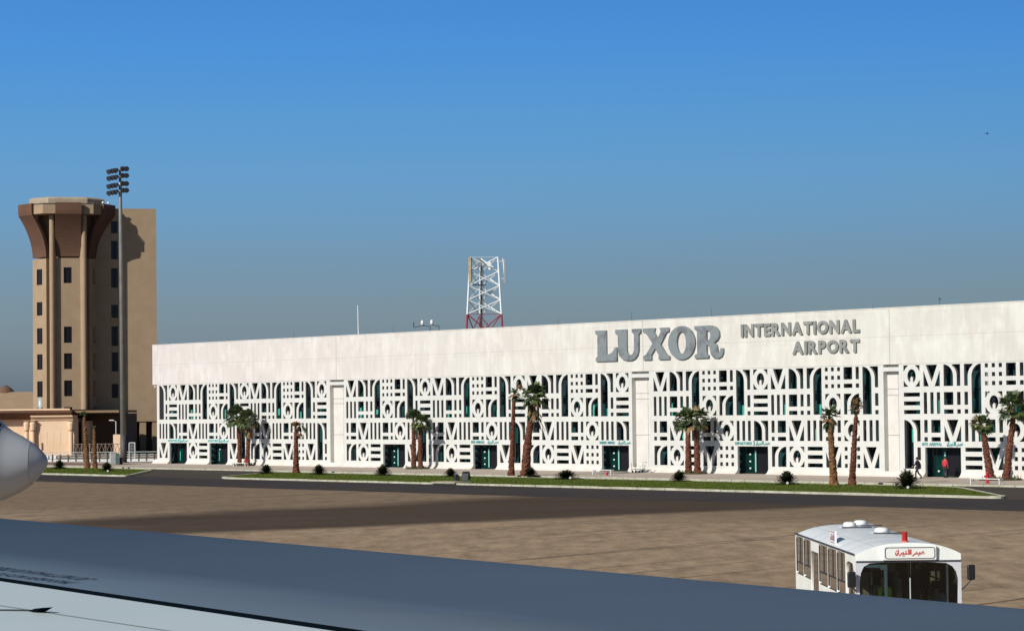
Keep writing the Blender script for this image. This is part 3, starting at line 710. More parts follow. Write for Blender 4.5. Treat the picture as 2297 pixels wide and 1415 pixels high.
signs = [('DEPARTURES', '1', 'small teal entrance sign with a 1 above the leftmost door'), ('DEPARTURES', '1', 'small teal entrance sign with a 1 above the second door from the left'), (None, None, None),
         ('INTL. ARRIVALS', '', 'small teal entrance sign above the door left of the tall island palms'), ('DOMESTIC ARRIVALS', '', 'small teal entrance sign above the door beside the bench under LUXOR'),
         ('DEPARTURES', '2', 'small teal entrance sign with a 2 above the door left of centre under AIRPORT'), ('INT. ARRIVAL', '', 'small teal entrance sign above the door with the red shirted person')]
for i, x in enumerate(doors):
    if i >= len(signs) or signs[i][0] is None: continue
    o = thing('entrance_sign', (FX, FY, 0), -TH, signs[i][2], 'sign', 'teal signs above the terminal doors')
    xa, xb = x-.25, x+C+W1+.25; z0, z1 = 2.75, 3.0
    if i < 2:
        b = MB(); b.box((xa, -.03, 2.66), (xb, -.005, 3.06)); b.build('sign_board', 'paleblue', o)
    y0, y1 = -.06, -.034
    word(o, signs[i][0], xa+.05, xa+2.2, z0, z1, 'tealtext', y0, y1, .02, .1)
    if signs[i][1]:
        me = fit_mesh(text_mesh(signs[i][1], .05, .02), xa+2.35, xa+2.6, z0-.04, z1+.1, y0, y1); mesh_obj('number', me, 'tealtext', o)
    b = MB(); arabic_strokes(b, xa+2.75, xb-.05, z0-.08, z1+.1, -.06, .05); b.build('arabic_lettering', 'tealtext', o)

# ------------------------------------------------------------------ PALMS
def trunk_mesh(b, base, top, r0, r1, mid_bow=(0, 0, 0), seed=0, rings=34, n=10):
    rnd = random.Random(seed); base, top, bow = Vector(base), Vector(top), Vector(mid_bow); R_=[]
    for i in range(rings+1):
        u = i/rings; p = base.lerp(top, u)+bow*(4*u*(1-u))
        r = r0+(r1-r0)*min(1, u*1.15)
        if u < .08: r *= 1+.35*(1-u/.08)
        ring = []
        for j in range(n):
            a = 2*pi*(j+(i % 2)*.5)/n
            rr = r*(1+rnd.uniform(-.10, .15)+(.10 if rnd.random() < .3 else -.02))
            ring.append(p+Vector((cos(a)*rr, sin(a)*rr, 0)))
        R_.append(ring)
    b.loft(R_)
    # stubs of cut leaf bases
    for i in range(2, rings-1):
        for k in range(3):
            u = (i+rnd.random())/rings; p = base.lerp(top, u)+bow*(4*u*(1-u)); a = rnd.uniform(0, 2*pi); r = r0+(r1-r0)*u
            d = Vector((cos(a), sin(a), 0)); s = Vector((-sin(a), cos(a), 0))*.05
            q = p+d*r*.92
            b.face([q-s, q+s, q+s*.5+d*.10+Vector((0, 0, .13)), q-s*.5+d*.10+Vector((0, 0, .13))])
def fan(b, o, az, el, L, spread, nb, rnd, droop=.35):
    """one fan leaf: stalk and split blades"""
    d = Vector((cos(el)*cos(az), cos(el)*sin(az), sin(el))); st = L*.42
    side = Vector((-sin(az), cos(az), 0)); up = side.cross(d)*-1
    if up.z < 0: up = -up
    c = o+d*st+Vector((0, 0, -.04*L))
    b.face([o-side*.03, o+side*.03, c+side*.015, c-side*.015])
    tw = rnd.uniform(-.5, .5); side2 = side*cos(tw)+up*sin(tw)
    for k in range(nb):
        f = (k/(nb-1)-.5)*2; a = f*spread
        bd = (d*cos(a)+side2*sin(a)).normalized(); ln = (L-st)*(1-.25*abs(f))*rnd.uniform(.85, 1.15)
        nrm = bd.cross(up).normalized()*ln*.125
        m = c+bd*ln*.6; e = c+bd*ln+Vector((0, 0, -droop*ln*rnd.uniform(.5, 1.3)))
        b.face([c, m-nrm, m+nrm]); b.face([m-nrm, e, m+nrm])
def palm(label, base, top, crown, r0, r1, rad, nf=26, bark='trunk', style='full', seed=0, squash=1.0, bow=(0, 0, 0), group=None, planter=False, tilt=(0, 0), pale_top=0, extra=None, skirt=0):
    rnd = random.Random(seed*31+3)
    o = thing('palm_tree', base, 0, label, 'palm tree', group)
    tp = Vector(top)-Vector(base); cr = Vector(crown)-Vector(base)
    b = MB(); trunk_mesh(b, (0, 0, 0), tp, r0, r1, bow, seed); b.build('trunk', bark, o)
    b = MB()
    if (cr-tp).length > .25: b.use('trunk_y').tube([tp, tp.lerp(cr, .8)], [r1*.85, r1*.6], 7)
    cc = tp.lerp(cr, .75)
    nf = int(nf*1.5)
    for i in range(nf):
        u = (i+.5)/nf
        el = radians(85-125*u**.9) if style == 'full' else radians(80-95*u)
        if style == 'upright': el = radians(88-60*u)
        if style == 'droop': el = radians(70-150*u)
        az = i*2.39996+rnd.uniform(-.3, .3)
        mname = 'leaf' if rnd.random() < .5 else 'leaf2'
        if el < radians(-20) and rnd.random() < .6: mname = 'dead' if rnd.random() < .6 else 'leaf2'
        if style == 'dead': mname = 'dead' if rnd.random() < .7 else 'leaf2'
        if i < pale_top: mname = 'deadpale'; el = radians(rnd.uniform(72, 88))
        b.use(mname)
        off = Vector((tilt[0], tilt[1], 0))*rnd.uniform(.3, 1)
        s = rad*rnd.uniform(.88, 1.25)
        d0 = cc+Vector((0, 0, rnd.uniform(-.15, .15)))
        fan(b, d0+off*.2, az, el, s*(squash if abs(el) > .9 else 1), radians(rnd.uniform(48, 78)), 12, rnd, rnd.uniform(.12, .5))
    # spear leaves
    for i in range(5):
        b.use('leaf'); a = rnd.uniform(0, 2*pi); e = cc+Vector((cos(a)*.25, sin(a)*.25, rad*rnd.uniform(.7, 1.0)))
        b.bar(cc, e, .018, 3)
    b.build('crown', None, o, recalc=False)
    if skirt:
        b = MB()
        for i in range(int(skirt*34)):
            a = rnd.uniform(0, 2*pi); u = rnd.random(); p = tp+Vector((cos(a)*r1, sin(a)*r1, -.1-u*skirt*.35))
            b.use('dead' if rnd.random() < .6 else 'leaf2')
            fan(b, p, a, radians(rnd.uniform(-88, -60)), rad*.6, radians(30), 7, rnd, .2)
        b.build('dry_skirt', None, o, recalc=False)
    if extra: extra(o, tp, cr, rnd)
    return o
def wall_palm(label, bpx, bpy, tpx, tpy, cpx, cpy, w, **k):
    t0, z0 = on_wall(bpx, bpy, w); t1, z1 = on_wall(tpx, tpy, w); t2, z2 = on_wall(cpx, cpy, w)
    return palm(label, fw(t0, w, .13), fw(t1, w, z1), fw(t2, w, z2), **k)
def planter(t, w, r=.9, seed=0):
    rnd = random.Random(seed); o = thing('planter_bed', fw(t, w, .13), 0, None, 'planting bed')
    b = MB(); b.tube([(0, 0, -.01), (0, 0, .12)], [r, r*.9], 14); b.build('soil', 'soil', o)
    b = MB()
    for i in range(90):
        a = rnd.uniform(0, 2*pi); q = rnd.uniform(.1, r); p = Vector((cos(a)*q, sin(a)*q, .1)); h = rnd.uniform(.1, .38); s = rnd.uniform(.04, .09)
        e = Vector((rnd.uniform(-.15, .15), rnd.uniform(-.15, .15), h)); a2 = rnd.uniform(0, pi); d = Vector((cos(a2), sin(a2), 0))*s
        b.face([p-d, p+d, p+e])
    tag(b.build('low_plants', 'leaf2', o, recalc=False), kind='stuff')
    return o

WG = 2.3
wall_palm('left palm of the bushy pair beside the second terminal door', 538, 1042, 535.5, 950, 528, 930, WG, r0=.24, r1=.17, rad=1.45, nf=30, seed=1)
wall_palm('right palm of the bushy pair beside the second terminal door', 555, 1044, 558, 958, 556, 935, WG, r0=.27, r1=.18, rad=1.4, nf=28, seed=2, skirt=1)
tb, _ = on_wall(548, 1043, WG); planter(tb, WG, 1.3, 1)['label'] = 'low dark planting around the palm pair by the second terminal door'
def dead_frond_664(o, tp, cr, rnd):
    b = MB()
    for i in range(16):
        b.use('dead'); a = rnd.uniform(0, 2*pi)
        fan(b, tp+Vector((0, 0, .25)), a, radians(rnd.uniform(35, 85)), .95, radians(38), 9, rnd, .1)
    for i in range(8):
        b.use('dead'); fan(b, tp+Vector((.05, 0, .0)), rnd.uniform(-1.2, 1.2), radians(rnd.uniform(-60, -20)), .8, radians(30), 8, rnd, .3)
    b.build('dry_leaves', None, o, recalc=False)
    b = MB().use('leaf2')
    for k in range(3):
        p = tp+Vector((.1, 0, .3)); az = rnd.uniform(-.5, .3)
        q = p+Vector((.55*cos(az), .5*sin(az), .32)); e = p+Vector(((.95+.1*k)*cos(az), .8*sin(az), -.1-.1*k))
        b.tube([p, q, e], [.025, .02, .012], 4)
        for j in range(14):
            u = j/13; s = q.lerp(e, u); b.face([s-Vector((.03, 0, 0)), s+Vector((.03, 0, 0)), s+Vector((rnd.uniform(-.05, .18), rnd.uniform(-.15, .15), -.45-.2*rnd.random()))])
    b.build('hanging_frond', None, o, recalc=False)
wall_palm('solitary island palm with a dry orange brown crown and one hanging green frond', 664, 1062, 664, 968, 662, 955, 18.3, r0=.30, r1=.19, rad=.55, nf=7, style='dead', seed=3, extra=dead_frond_664)
wall_palm('left palm of the pair beside the third terminal door', 928, 1049, 928, 960, 927, 938, WG, r0=.27, r1=.20, rad=1.3, nf=22, seed=4, style='upright')
def dry_left(o, tp, cr, rnd):
    b = MB().use('leaf2'); e = tp+Vector((-1.25, -.2, .75)); b.tube([tp+Vector((0, 0, .2)), tp+Vector((-.7, -.1, .7)), e], [.03, .025, .015], 4)
    for i in range(3): fan(b, e, pi+rnd.uniform(-.5, .5), rnd.uniform(-.6, .4), .6, .5, 7, rnd, .3)
    b.build('stray_frond', None, o, recalc=False)
wall_palm('right palm of the pair beside the third terminal door', 943, 1049, 942, 962, 947, 945, WG, r0=.26, r1=.19, rad=1.15, nf=24, seed=5)
tb, _ = on_wall(937, 1049, WG); planter(tb, WG, 1.3, 2)['label'] = 'low dark planting around the palm pair by the third terminal door'
def dead_flag(o, tp, cr, rnd):
    b = MB()
    for i in range(9):
        b.use('dead' if i % 3 else 'deadpale'); fan(b, tp+Vector((.15, 0, .55)), rnd.uniform(-1.0, .9), radians(rnd.uniform(5, 75)), 1.15, radians(34), 8, rnd, .5)
    b.build('dry_leaves', None, o, recalc=False)
wall_palm('slender island palm with a small green tuft under dry brown leaves', 1146.5, 1067, 1153, 892, 1154, 880, 14.6, r0=.27, r1=.15, rad=.62, nf=16, bark='trunk', seed=6, style='droop', extra=dead_flag, bow=(0.0, 0, 0))
def stick_1190(o, tp, cr, rnd):
    b = MB().use('dead'); b.tube([tp+Vector((.25, 0, -.9)), tp+Vector((.75, -.1, -1.9)), tp+Vector((1.05, -.1, -2.5))], [.05, .04, .02], 4)
    b.use('leaf2')
    for i in range(14): fan(b, tp+Vector((.35, .1, -.5-.09*i)), rnd.uniform(-.8, .8), radians(rnd.uniform(-85, -50)), .75, radians(28), 8, rnd, .3)
    b.build('hanging_frond', None, o, recalc=False)
wall_palm('thick leaning island palm with the fullest crown left of the LUXOR letters', 1179, 1066, 1196.5, 905, 1201, 882, 14.2, r0=.43, r1=.25, rad=1.4, nf=30, bark='trunk', seed=7, extra=stick_1190, bow=(-.12, 0, 0), pale_top=2, skirt=2)
wall_palm('left palm of the bushy pair under the gap between LUXOR and INTERNATIONAL', 1545, 1064, 1543, 955, 1537, 940, WG, r0=.30, r1=.20, rad=1.25, nf=26, seed=8)
wall_palm('right palm of that bushy pair, with a pale dry tuft on top', 1565, 1066, 1561, 955, 1564, 935, WG, r0=.31, r1=.20, rad=1.35, nf=28, seed=9, pale_top=4)['label'] = 'bushy palm with a pale dry tuft on top, under the R of LUXOR'
tb, _ = on_wall(1555, 1066, WG); planter(tb, WG, 1.4, 3)['label'] = 'low dark planting around the palm pair under the end of LUXOR'
wall_palm('yellowish trunked island palm with a narrow drooping green crown', 1871, 1090, 1861.5, 948, 1860, 928, 19.6, r0=.31, r1=.19, rad=.85, nf=20, bark='trunk_y', seed=10, style='droop', squash=1.15)
wall_palm('slim island palm with a tight closed brownish crown, just right of the yellowish one', 1911, 1089, 1920, 935, 1922, 905, 18.8, r0=.27, r1=.15, rad=.62, nf=18, bark='trunk', seed=11, style='dead', squash=1.3)
wall_palm('palm leaning left behind the red hydrant at the right, with a dry frond on its left', 2223, 1074, 2206, 972, 2200, 945, 3.2, r0=.33, r1=.22, rad=1.05, nf=22, seed=12, extra=dead_flag and (lambda o, tp, cr, rnd: dry_pale(o, tp, rnd)))if False else None
def dry_pale(o, tp, cr, rnd):
    b = MB()
    for i in range(7):
        b.use('deadpale' if i % 2 else 'dead'); fan(b, tp+Vector((-.15, 0, .5)), pi+rnd.uniform(-.6, .6), radians(rnd.uniform(30, 80)), 1.35, radians(22), 7, rnd, .1)
    b.build('dry_leaves', None, o, recalc=False)
wall_palm('palm leaning left behind the red hydrant, a pale dry frond on its left', 2223, 1074, 2206, 972, 2201, 948, 3.2, r0=.33, r1=.22, rad=1.05, nf=22, seed=12, extra=dry_pale)
wall_palm('rightmost palm, leaning right, with a wide green crown', 2256, 1079, 2273, 936, 2271, 905, 3.4, r0=.33, r1=.20, rad=1.35, nf=26, bark='trunk', seed=13)
tb, _ = on_wall(2245, 1078, 3.3); planter(tb, 3.3, 1.8, 4)['label'] = 'low dark planting around the two rightmost palms'
# far left island
def stub_palm(label, bpx, tpx, tpy, r0, rad, nf, style, seed, w):
    wall_palm(label, bpx, 1052, tpx, tpy, tpx, tpy-6, w, r0=r0, r1=r0*.6, rad=rad, nf=nf, style=style, seed=seed, bark='trunk_y')
stub_palm('taller of the two thin palms on the far left island, with a green tuft', 196, 189, 938, .30, .62, 9, 'upright', 14, 18.6)
stub_palm('shorter bare palm trunk on the far left island with hardly any leaves', 213, 211, 966, .26, .35, 4, 'upright', 15, 18.2)

# ------------------------------------------------------------------ CYCADS and small spotlights
def cycad_mesh(seed, n=80):
    rnd = random.Random(seed); b = MB()
    for i in range(n):
        u = (i+.5)/n; el = radians(86-84*u**.75); az = i*2.39996; L = rnd.uniform(.85, 1.08)
        d = Vector((cos(az)*cos(el), sin(az)*cos(el), sin(el))); side = Vector((-sin(az), cos(az), 0)); pts = []
        for k in range(6):
            v = k/5; pts.append(Vector((0, 0, .1))+d*L*v+Vector((0, 0, -.28*L*v*v*cos(el))))
        for k in range(5): b.face([pts[k]-side*.015, pts[k]+side*.015, pts[k+1]+side*.01, pts[k+1]-side*.01])
        for k in range(11):
            v = .18+.8*k/10; q = v*5; i0 = min(int(q), 4); p = pts[i0].lerp(pts[i0+1], q-i0)
            t = (pts[i0+1]-pts[i0]).normalized()
            ln = .22*(1-.35*abs(v-.5)*2)
            for sg in (-1, 1): b.face([p-t*.045, p+t*.045, p+side*sg*ln+t*ln*.7+Vector((0, 0, rnd.uniform(-.03, .06)))])
    return b
cy_label = ['round dark bush on the far left island behind the aircraft nose tip', 'spreading dark bush on the far left island below the electrical cabinet', 'dark spiky bush at the left end of the central island beside the palm pair',
            'dark spiky bush on the central island right of the dry brown palm', 'dark spiky bush in front of the third door, left of its palm pair', 'small dark bush behind the ground floodlights and concrete slab',
            'low wide dark bush right of the thick leaning palm', 'upright fan shaped dark bush in front of the palm pair with the pale dry tuft', 'dark spiky bush in front of the door with the 2, under AIRPORT', 'largest dark spiky bush in front of the walking person in the dark suit', 'dark bush hidden behind the base of the thick leaning palm']
cy_px = [(133, 1051, .85), (240, 1056, .85), (597, 1062, .82), (716, 1064, .85), (859, 1066, .9), (1011, 1069, .72), (1270, 1074, .85), (1523, 1079, .8), (1765, 1086, .95), (2035, 1095, 1.0), (1191, 1067, .72)]
protos = []
for i, (px, py, s) in enumerate(cy_px):
    g = on_z(px, py, .14)
    if i < 3:
        o = thing('cycad_bush', g, 0, cy_label[i], 'bush', 'dark spiky bushes on the grass islands')
        cycad_mesh(i+1).build('fronds', 'cycad', o, recalc=False)
        b = MB(); b.tube([(0, 0, -.02), (0, 0, .14)], [.13, .10], 8); b.build('stem', 'trunk', o); protos.append(o)
    else:
        o = copy_tree(protos[i % 3]); o.location = g; o['label'] = cy_label[i]; o.rotation_euler = (0, 0, i*1.1)
    s *= 1.1; sz = s*(1.15 if i in (9,) else .95); o.scale = (s*1.0, s*1.0, sz*.98)
    if i == 6: o.scale = (1.3, 1.3, .72)
sp_l = ['beside the far left bush', 'at the foot of the bush left of the dry palm', 'at the foot of the bush right of the dry palm', 'by the low wide bush right of the thick palm', 'at the foot of the bush under AIRPORT', 'at the foot of the largest bush', 'below the bush by the electrical cabinet']
for i, (px, py) in enumerate(((127, 1049), (590, 1062), (717, 1064), (1279, 1075), (1766, 1087), (2036, 1097), (242, 1059))):
    o = thing('garden_spotlight', on_z(px, py, .14), 0, 'tiny white ground spotlight '+sp_l[i], 'spotlight', 'small white spotlights by the bushes')
    b = MB(); b.tube([(0, 0, 0), (0, 0, .1)], .02, 5); b.build('stake', 'grey', o)
    b = MB(); b.tube([(0, .08, .17), (0, -.1, .15)], [.06, .10], 10); b.build('lamp_head', 'white', o)

# ground floodlights and the concrete slab on the island
def ground_flood(px, py, s, label, rz):
    o = thing('ground_floodlight', on_z(px, py, .14), rz, label, 'floodlight', 'dark floodlights on the grass by the concrete slab')
    b = MB(); b.bar((-.3*s, 0, 0), (-.3*s, 0, .45*s), .03); b.bar((.3*s, 0, 0), (.3*s, 0, .45*s), .03); b.bar((-.35*s, 0, .02), (.35*s, 0, .02), .03); b.build('stand', 'dkgrey', o)
    b = MB(); b.prism([(-.22*s, .12*s), (.18*s, .30*s), (.02*s, .78*s), (-.16*s, .62*s)], -.28*s, .28*s, 'x'); b.build('housing', 'black', o, bevel=.02)
    b = MB(); b.prism([(-.232*s, .14*s), (-.228*s, .14*s), (-.168*s, .60*s), (-.172*s, .60*s)], -.24*s, .24*s, 'x'); b.build('lens', 'black', o)
ground_flood(1024, 1080, .8, 'smaller dark ground floodlight directly behind the concrete slab', .9)
ground_flood(1046, 1081, 1.15, 'larger dark ground floodlight on the grass right of the slab', -.5)
g = on_z(1005, 1086.5, .0); o = thing('concrete_slab', fw((g-Vector((FX, FY, 0))).dot(TD), 31.6, 0), -TH, 'pale concrete slab set in the kerb of the central island', 'slab')
b = MB(); b.box((-1.6, -.9, .1), (1.6, .9, .235)); b.build('slab', 'concrete', o, bevel=.02)
b = MB(); b.box((-1.35, -.6, .235), (1.35, .6, .262)); b.build('cover', 'concrete', o)

# ------------------------------------------------------------------ BENCHES, HYDRANTS, TROLLEY
def bench(t, w, L, label, rz=0):
    o = thing('bench', fw(t, w, .136), -TH+rz, label, 'bench', 'white metal benches on the terminal pavement')
    b = MB(); b.box((-L/2, -.2, .40), (L/2, -.07, .46)); b.box((-L/2, -.05, .40), (L/2, .07, .46)); b.box((-L/2, .09, .40), (L/2, .2, .46)); b.build('seat', 'white', o, bevel=.008)
    for sx in (-1, 1):
        b = MB(); x = sx*(L/2-.06)
        for y in (-.17, .17): b.box((x-.035, y-.035, 0), (x+.035, y+.035, .40))
        b.box((x-.035, -.135, .33), (x+.035, .135, .39)); b.build('leg', 'white', o)
def hydrant(t, w, label):
    o = thing('fire_hydrant', fw(t, w, .136), 0, label, 'fire hydrant', 'red fire hydrants on the terminal pavement')
    b = MB(); b.tube([(0, 0, 0), (0, 0, .05), (0, 0, .06), (0, 0, .55), (0, 0, .62), (0, 0, .74)], [.19, .19, .12, .11, .15, .06], 12); b.build('barrel', 'red', o, smooth=False)
    b = MB(); b.ball((0, 0, .78), .15, sq=(1, 1, .75)); b.build('bonnet', 'red', o, smooth=True)
    for s in (-1, 1):
        b = MB(); b.tube([(0, 0, .52), (s*.24, 0, .52)], [.07, .085], 8); b.build('outlet', 'red', o)
def tw(px, py, z=.13):
    g = on_z(px, py, z)-Vector((FX, FY, 0)); return g.dot(TD), g.dot(ND)
t, w = tw(540, 1047); bench(t, w, 2.4, 'white metal bench in front of the leftmost palm pair')
t, w = tw(1353, 1064.5); bench(t, w, 2.6, 'white metal bench beside the open door below LUXOR')
t, w = tw(2213, 1086.5); bench(t, w, 2.9, 'white metal bench in front of the red hydrant at the right')
t, _ = on_wall(551, 1040, 3.4); hydrant(t, 3.4, 'small red hydrant at the foot of the leftmost palm pair')
t, w = tw(2215, 1083.5); hydrant(t, w, 'red hydrant behind the bench at the right')
t, w = tw(1362, 1066); 
o = thing('litter_bin', fw(t, w, .136), -TH, 'small faded red bin tucked under the bench below LUXOR', 'bin')
b = MB(); b.tube([(0, 0, 0), (0, 0, .33)], [.10, .13], 10); b.build('bin_body', 'red', o)
b = MB(); b.tube([(0, 0, .33), (0, 0, .35)], [.14, .14], 10); b.build('rim', 'white', o)
t, _ = on_wall(1433, 1055, 1.6)
o = thing('luggage_trolley', fw(t, 1.6, .136), -TH, 'pale metal luggage trolley parked against the recessed wall bay', 'trolley')
b = MB()
b.box((-.75, -.25, .28), (.35, .25, .34)); b.bar((.35, -.22, .3), (.85, -.22, .98), .03); b.bar((.35, .22, .3), (.85, .22, .98), .03); b.bar((.85, -.25, .98), (.85, .25, .98), .03)
b.build('frame', 'white', o)
b = MB(); b.box((.3, -.24, .62), (.8, .24, .65)); b.box((.3, -.24, .62), (.33, .24, .95)); b.box((.3, -.24, .62), (.78, -.22, .95)); b.build('basket', 'white', o)
b = MB(); b.bar((-.75, -.25, .14), (-.75, -.25, .9), .025); b.bar((-.75, .25, .14), (-.75, .25, .9), .025); b.build('front_post', 'grey', o)
for x, y in ((-.65, -.2), (-.65, .2), (.3, -.2), (.3, .2)):
    b = MB(); b.tube([(x, y-.02, .11), (x, y+.02, .11)], .11, 12); b.build('wheel', 'rubber', o)

# ------------------------------------------------------------------ PEOPLE
def skin_shape(verts, edges, radii, sub=1):
    me = bpy.data.meshes.new('sk'); me.from_pydata(verts, edges, []); o = bpy.data.objects.new('sk', me); col.objects.link(o)
    o.modifiers.new('s', 'SKIN'); ss = o.modifiers.new('ss', 'SUBSURF'); ss.levels = sub; ss.render_levels = sub
    lay = me.skin_vertices[0]
    for i, r in enumerate(radii): lay.data[i].radius = (r, r) if not isinstance(r, tuple) else r; lay.data[i].use_root = (i == 0)
    dg = bpy.context.evaluated_depsgraph_get(); dg.update()
    out = bpy.data.meshes.new_from_object(o.evaluated_get(dg)); bpy.data.objects.remove(o); return out
def person(loc, rz, label, pose, top, bottom, cat='person', sit=False):
    """pose: dict of joint positions, local: -y is forward"""
    o = thing('person', loc, rz, label, cat)
    J = dict(pel=(0, 0, .93), sp=(0, .01, 1.12), ch=(0, .0, 1.34), nk=(0, .01, 1.47), hb=(0, -.01, 1.56), ht=(0, 0, 1.68),
             shl=(-.18, 0, 1.40), shr=(.18, 0, 1.40), ell=(-.24, .03, 1.14), elr=(.24, .03, 1.14), wrl=(-.25, -.05, .90), wrr=(.25, -.05, .90),
             hil=(-.095, 0, .88), hir=(.095, 0, .88), knl=(-.10, -.02, .50), knr=(.10, -.02, .50), anl=(-.10, .02, .09), anr=(.10, .02, .09), tol=(-.11, -.15, .04), tor=(.11, -.15, .04))
    J.update(pose)
    RD = dict(pel=(.13, .10), sp=(.12, .09), ch=(.15, .11), nk=.055, hb=.085, ht=.085, shl=.06, shr=.06, ell=.045, elr=.045, wrl=.03, wrr=.03, hil=.085, hir=.085, knl=.06, knr=.06, anl=.04, anr=.04, tol=.035, tor=.035)
    names = list(J); idx = {n: i for i, n in enumerate(names)}
    E = [('pel', 'sp'), ('sp', 'ch'), ('ch', 'nk'), ('nk', 'hb'), ('hb', 'ht'), ('ch', 'shl'), ('ch', 'shr'), ('shl', 'ell'), ('ell', 'wrl'), ('shr', 'elr'), ('elr', 'wrr'), ('pel', 'hil'), ('pel', 'hir'), ('hil', 'knl'), ('knl', 'anl'), ('anl', 'tol'), ('hir', 'knr'), ('knr', 'anr'), ('anr', 'tor')]
    me = skin_shape([J[n] for n in names], [(idx[a], idx[b]) for a, b in E], [RD[n] for n in names], 2)
    b = MB(); b.mesh(me)
    # face and hands join the same body mesh
    hc = Vector(J['hb']).lerp(Vector(J['ht']), .5)
    b.ball(hc+Vector((0, -.01, .01)), .10, 12, 9, (.82, .98, 1.2)); b.ball(hc+Vector((0, -.105, -.005)), .018, 6, 5, (.8, 1, 1.3))
    for s in (-1, 1): b.ball(hc+Vector((s*.083, 0, 0)), .022, 6, 5, (.5, 1, 1.4)); b.ball(hc+Vector((s*.032, -.092, .02)), .012, 6, 5)
    b.ball(hc+Vector((0, -.092, -.045)), .018, 6, 4, (1.3, .5, .5))
    for s, wn, en in ((-1, 'wrl', 'ell'), (1, 'wrr', 'elr')):
        wv = Vector(J[wn]); d = (wv-Vector(J[en])).normalized(); sd = d.cross(Vector((1, 0, 0))).normalized()
        b.tube([wv, wv+d*.04, wv+d*.09], [.026, .036, .034], 8)
        for k, ln in enumerate((.065, .075, .07, .055)):
            p = wv+d*.085+sd*(.027-.018*k); b.tube([p, p+d*ln*.5+Vector((-s*.006, 0, 0)), p+d*ln+Vector((-s*.02, 0, 0))], [.009, .0085, .006], 5)
        p = wv+d*.03+sd*.03; b.tube([p, p+sd*.03+d*.03, p+sd*.035+d*.06], [.011, .010, .007], 5)
    b.build('body', 'skin', o, smooth=True)
    # clothing shells
    nn = ['pel', 'sp', 'ch', 'shl', 'shr', 'ell', 'elr', 'wrl', 'wrr']; ii = {n: i for i, n in enumerate(nn)}
    Jt = {n: J[n] for n in nn}
    for wn, en in (('wrl', 'ell'), ('wrr', 'elr')): Jt[wn] = tuple(Vector(J[wn]).lerp(Vector(J[en]), .12))
    low = Vector(J['pel'])+Vector((0, .0, -.12 if not sit else .0))
    vs = [Jt[n] for n in nn]+[tuple(low)]
    mt = skin_shape(vs, [(ii[a], ii[c]) for a, c in (('pel', 'sp'), ('sp', 'ch'), ('ch', 'shl'), ('ch', 'shr'), ('shl', 'ell'), ('ell', 'wrl'), ('shr', 'elr'), ('elr', 'wrr'))]+[(0, 9)],
                    [(.17, .135), (.155, .12), (.18, .14), .085, .085, .068, .068, .05, .05, (.18, .14)], 2)
    b = MB(); b.mesh(mt); b.build('shirt' if top != 'suit' else 'jacket', top, o, smooth=True)
    nn = ['pel', 'hil', 'hir', 'knl', 'knr', 'anl', 'anr']; ii = {n: i for i, n in enumerate(nn)}
    mb = skin_shape([J[n] for n in nn], [(0, 1), (0, 2), (1, 3), (2, 4), (3, 5), (4, 6)], [(.15, .12), .10, .10, .078, .078, .065, .065], 2)
    b = MB(); b.mesh(mb); b.build('trousers', bottom, o, smooth=True)
    for s, a, t_ in ((-1, 'anl', 'tol'), (1, 'anr', 'tor')):
        b = MB(); A, T_ = Vector(J[a]), Vector(J[t_]); b.tube([A+Vector((0, .05, -.04)), A+Vector((0, -.02, -.03)), T_+Vector((0, -.03, 0))], [.05, .058, .042], 8); b.build('shoe', 'black', o, smooth=True)
    b = MB(); b.ball(hc+Vector((0, .022, .045)), .104, 12, 8, (.88, .98, 1.0)); b.build('hair', 'hair', o, smooth=True)
    return o
tp_, _ = on_wall(2058, 1040, 4.0)
walk = dict(knl=(-.10, -.22, .52), anl=(-.10, -.20, .10), tol=(-.11, -.36, .06), knr=(.10, .10, .50), anr=(.10, .42, .14), tor=(.11, .30, .03), ell=(-.26, .12, 1.15), wrl=(-.27, .10, .92), elr=(.26, -.06, 1.15), wrr=(.27, -.26, 1.0),
            ht=(0, -.05, 1.68), hb=(0, -.05, 1.56), nk=(0, -.02, 1.47))
t, _ = on_wall(2058, 1050, 3.6)
person(fw(t, 3.6, .136), -TH-pi/2+.25, 'person in a dark suit walking left along the pavement', walk, 'suit', 'trousers')
t, _ = on_wall(2111, 1050, 1.0)
person(fw(t, .5, .136), -TH+pi, 'person in a red shirt and dark trousers standing in the open terminal doorway', dict(), 'shirtred', 'trousers')

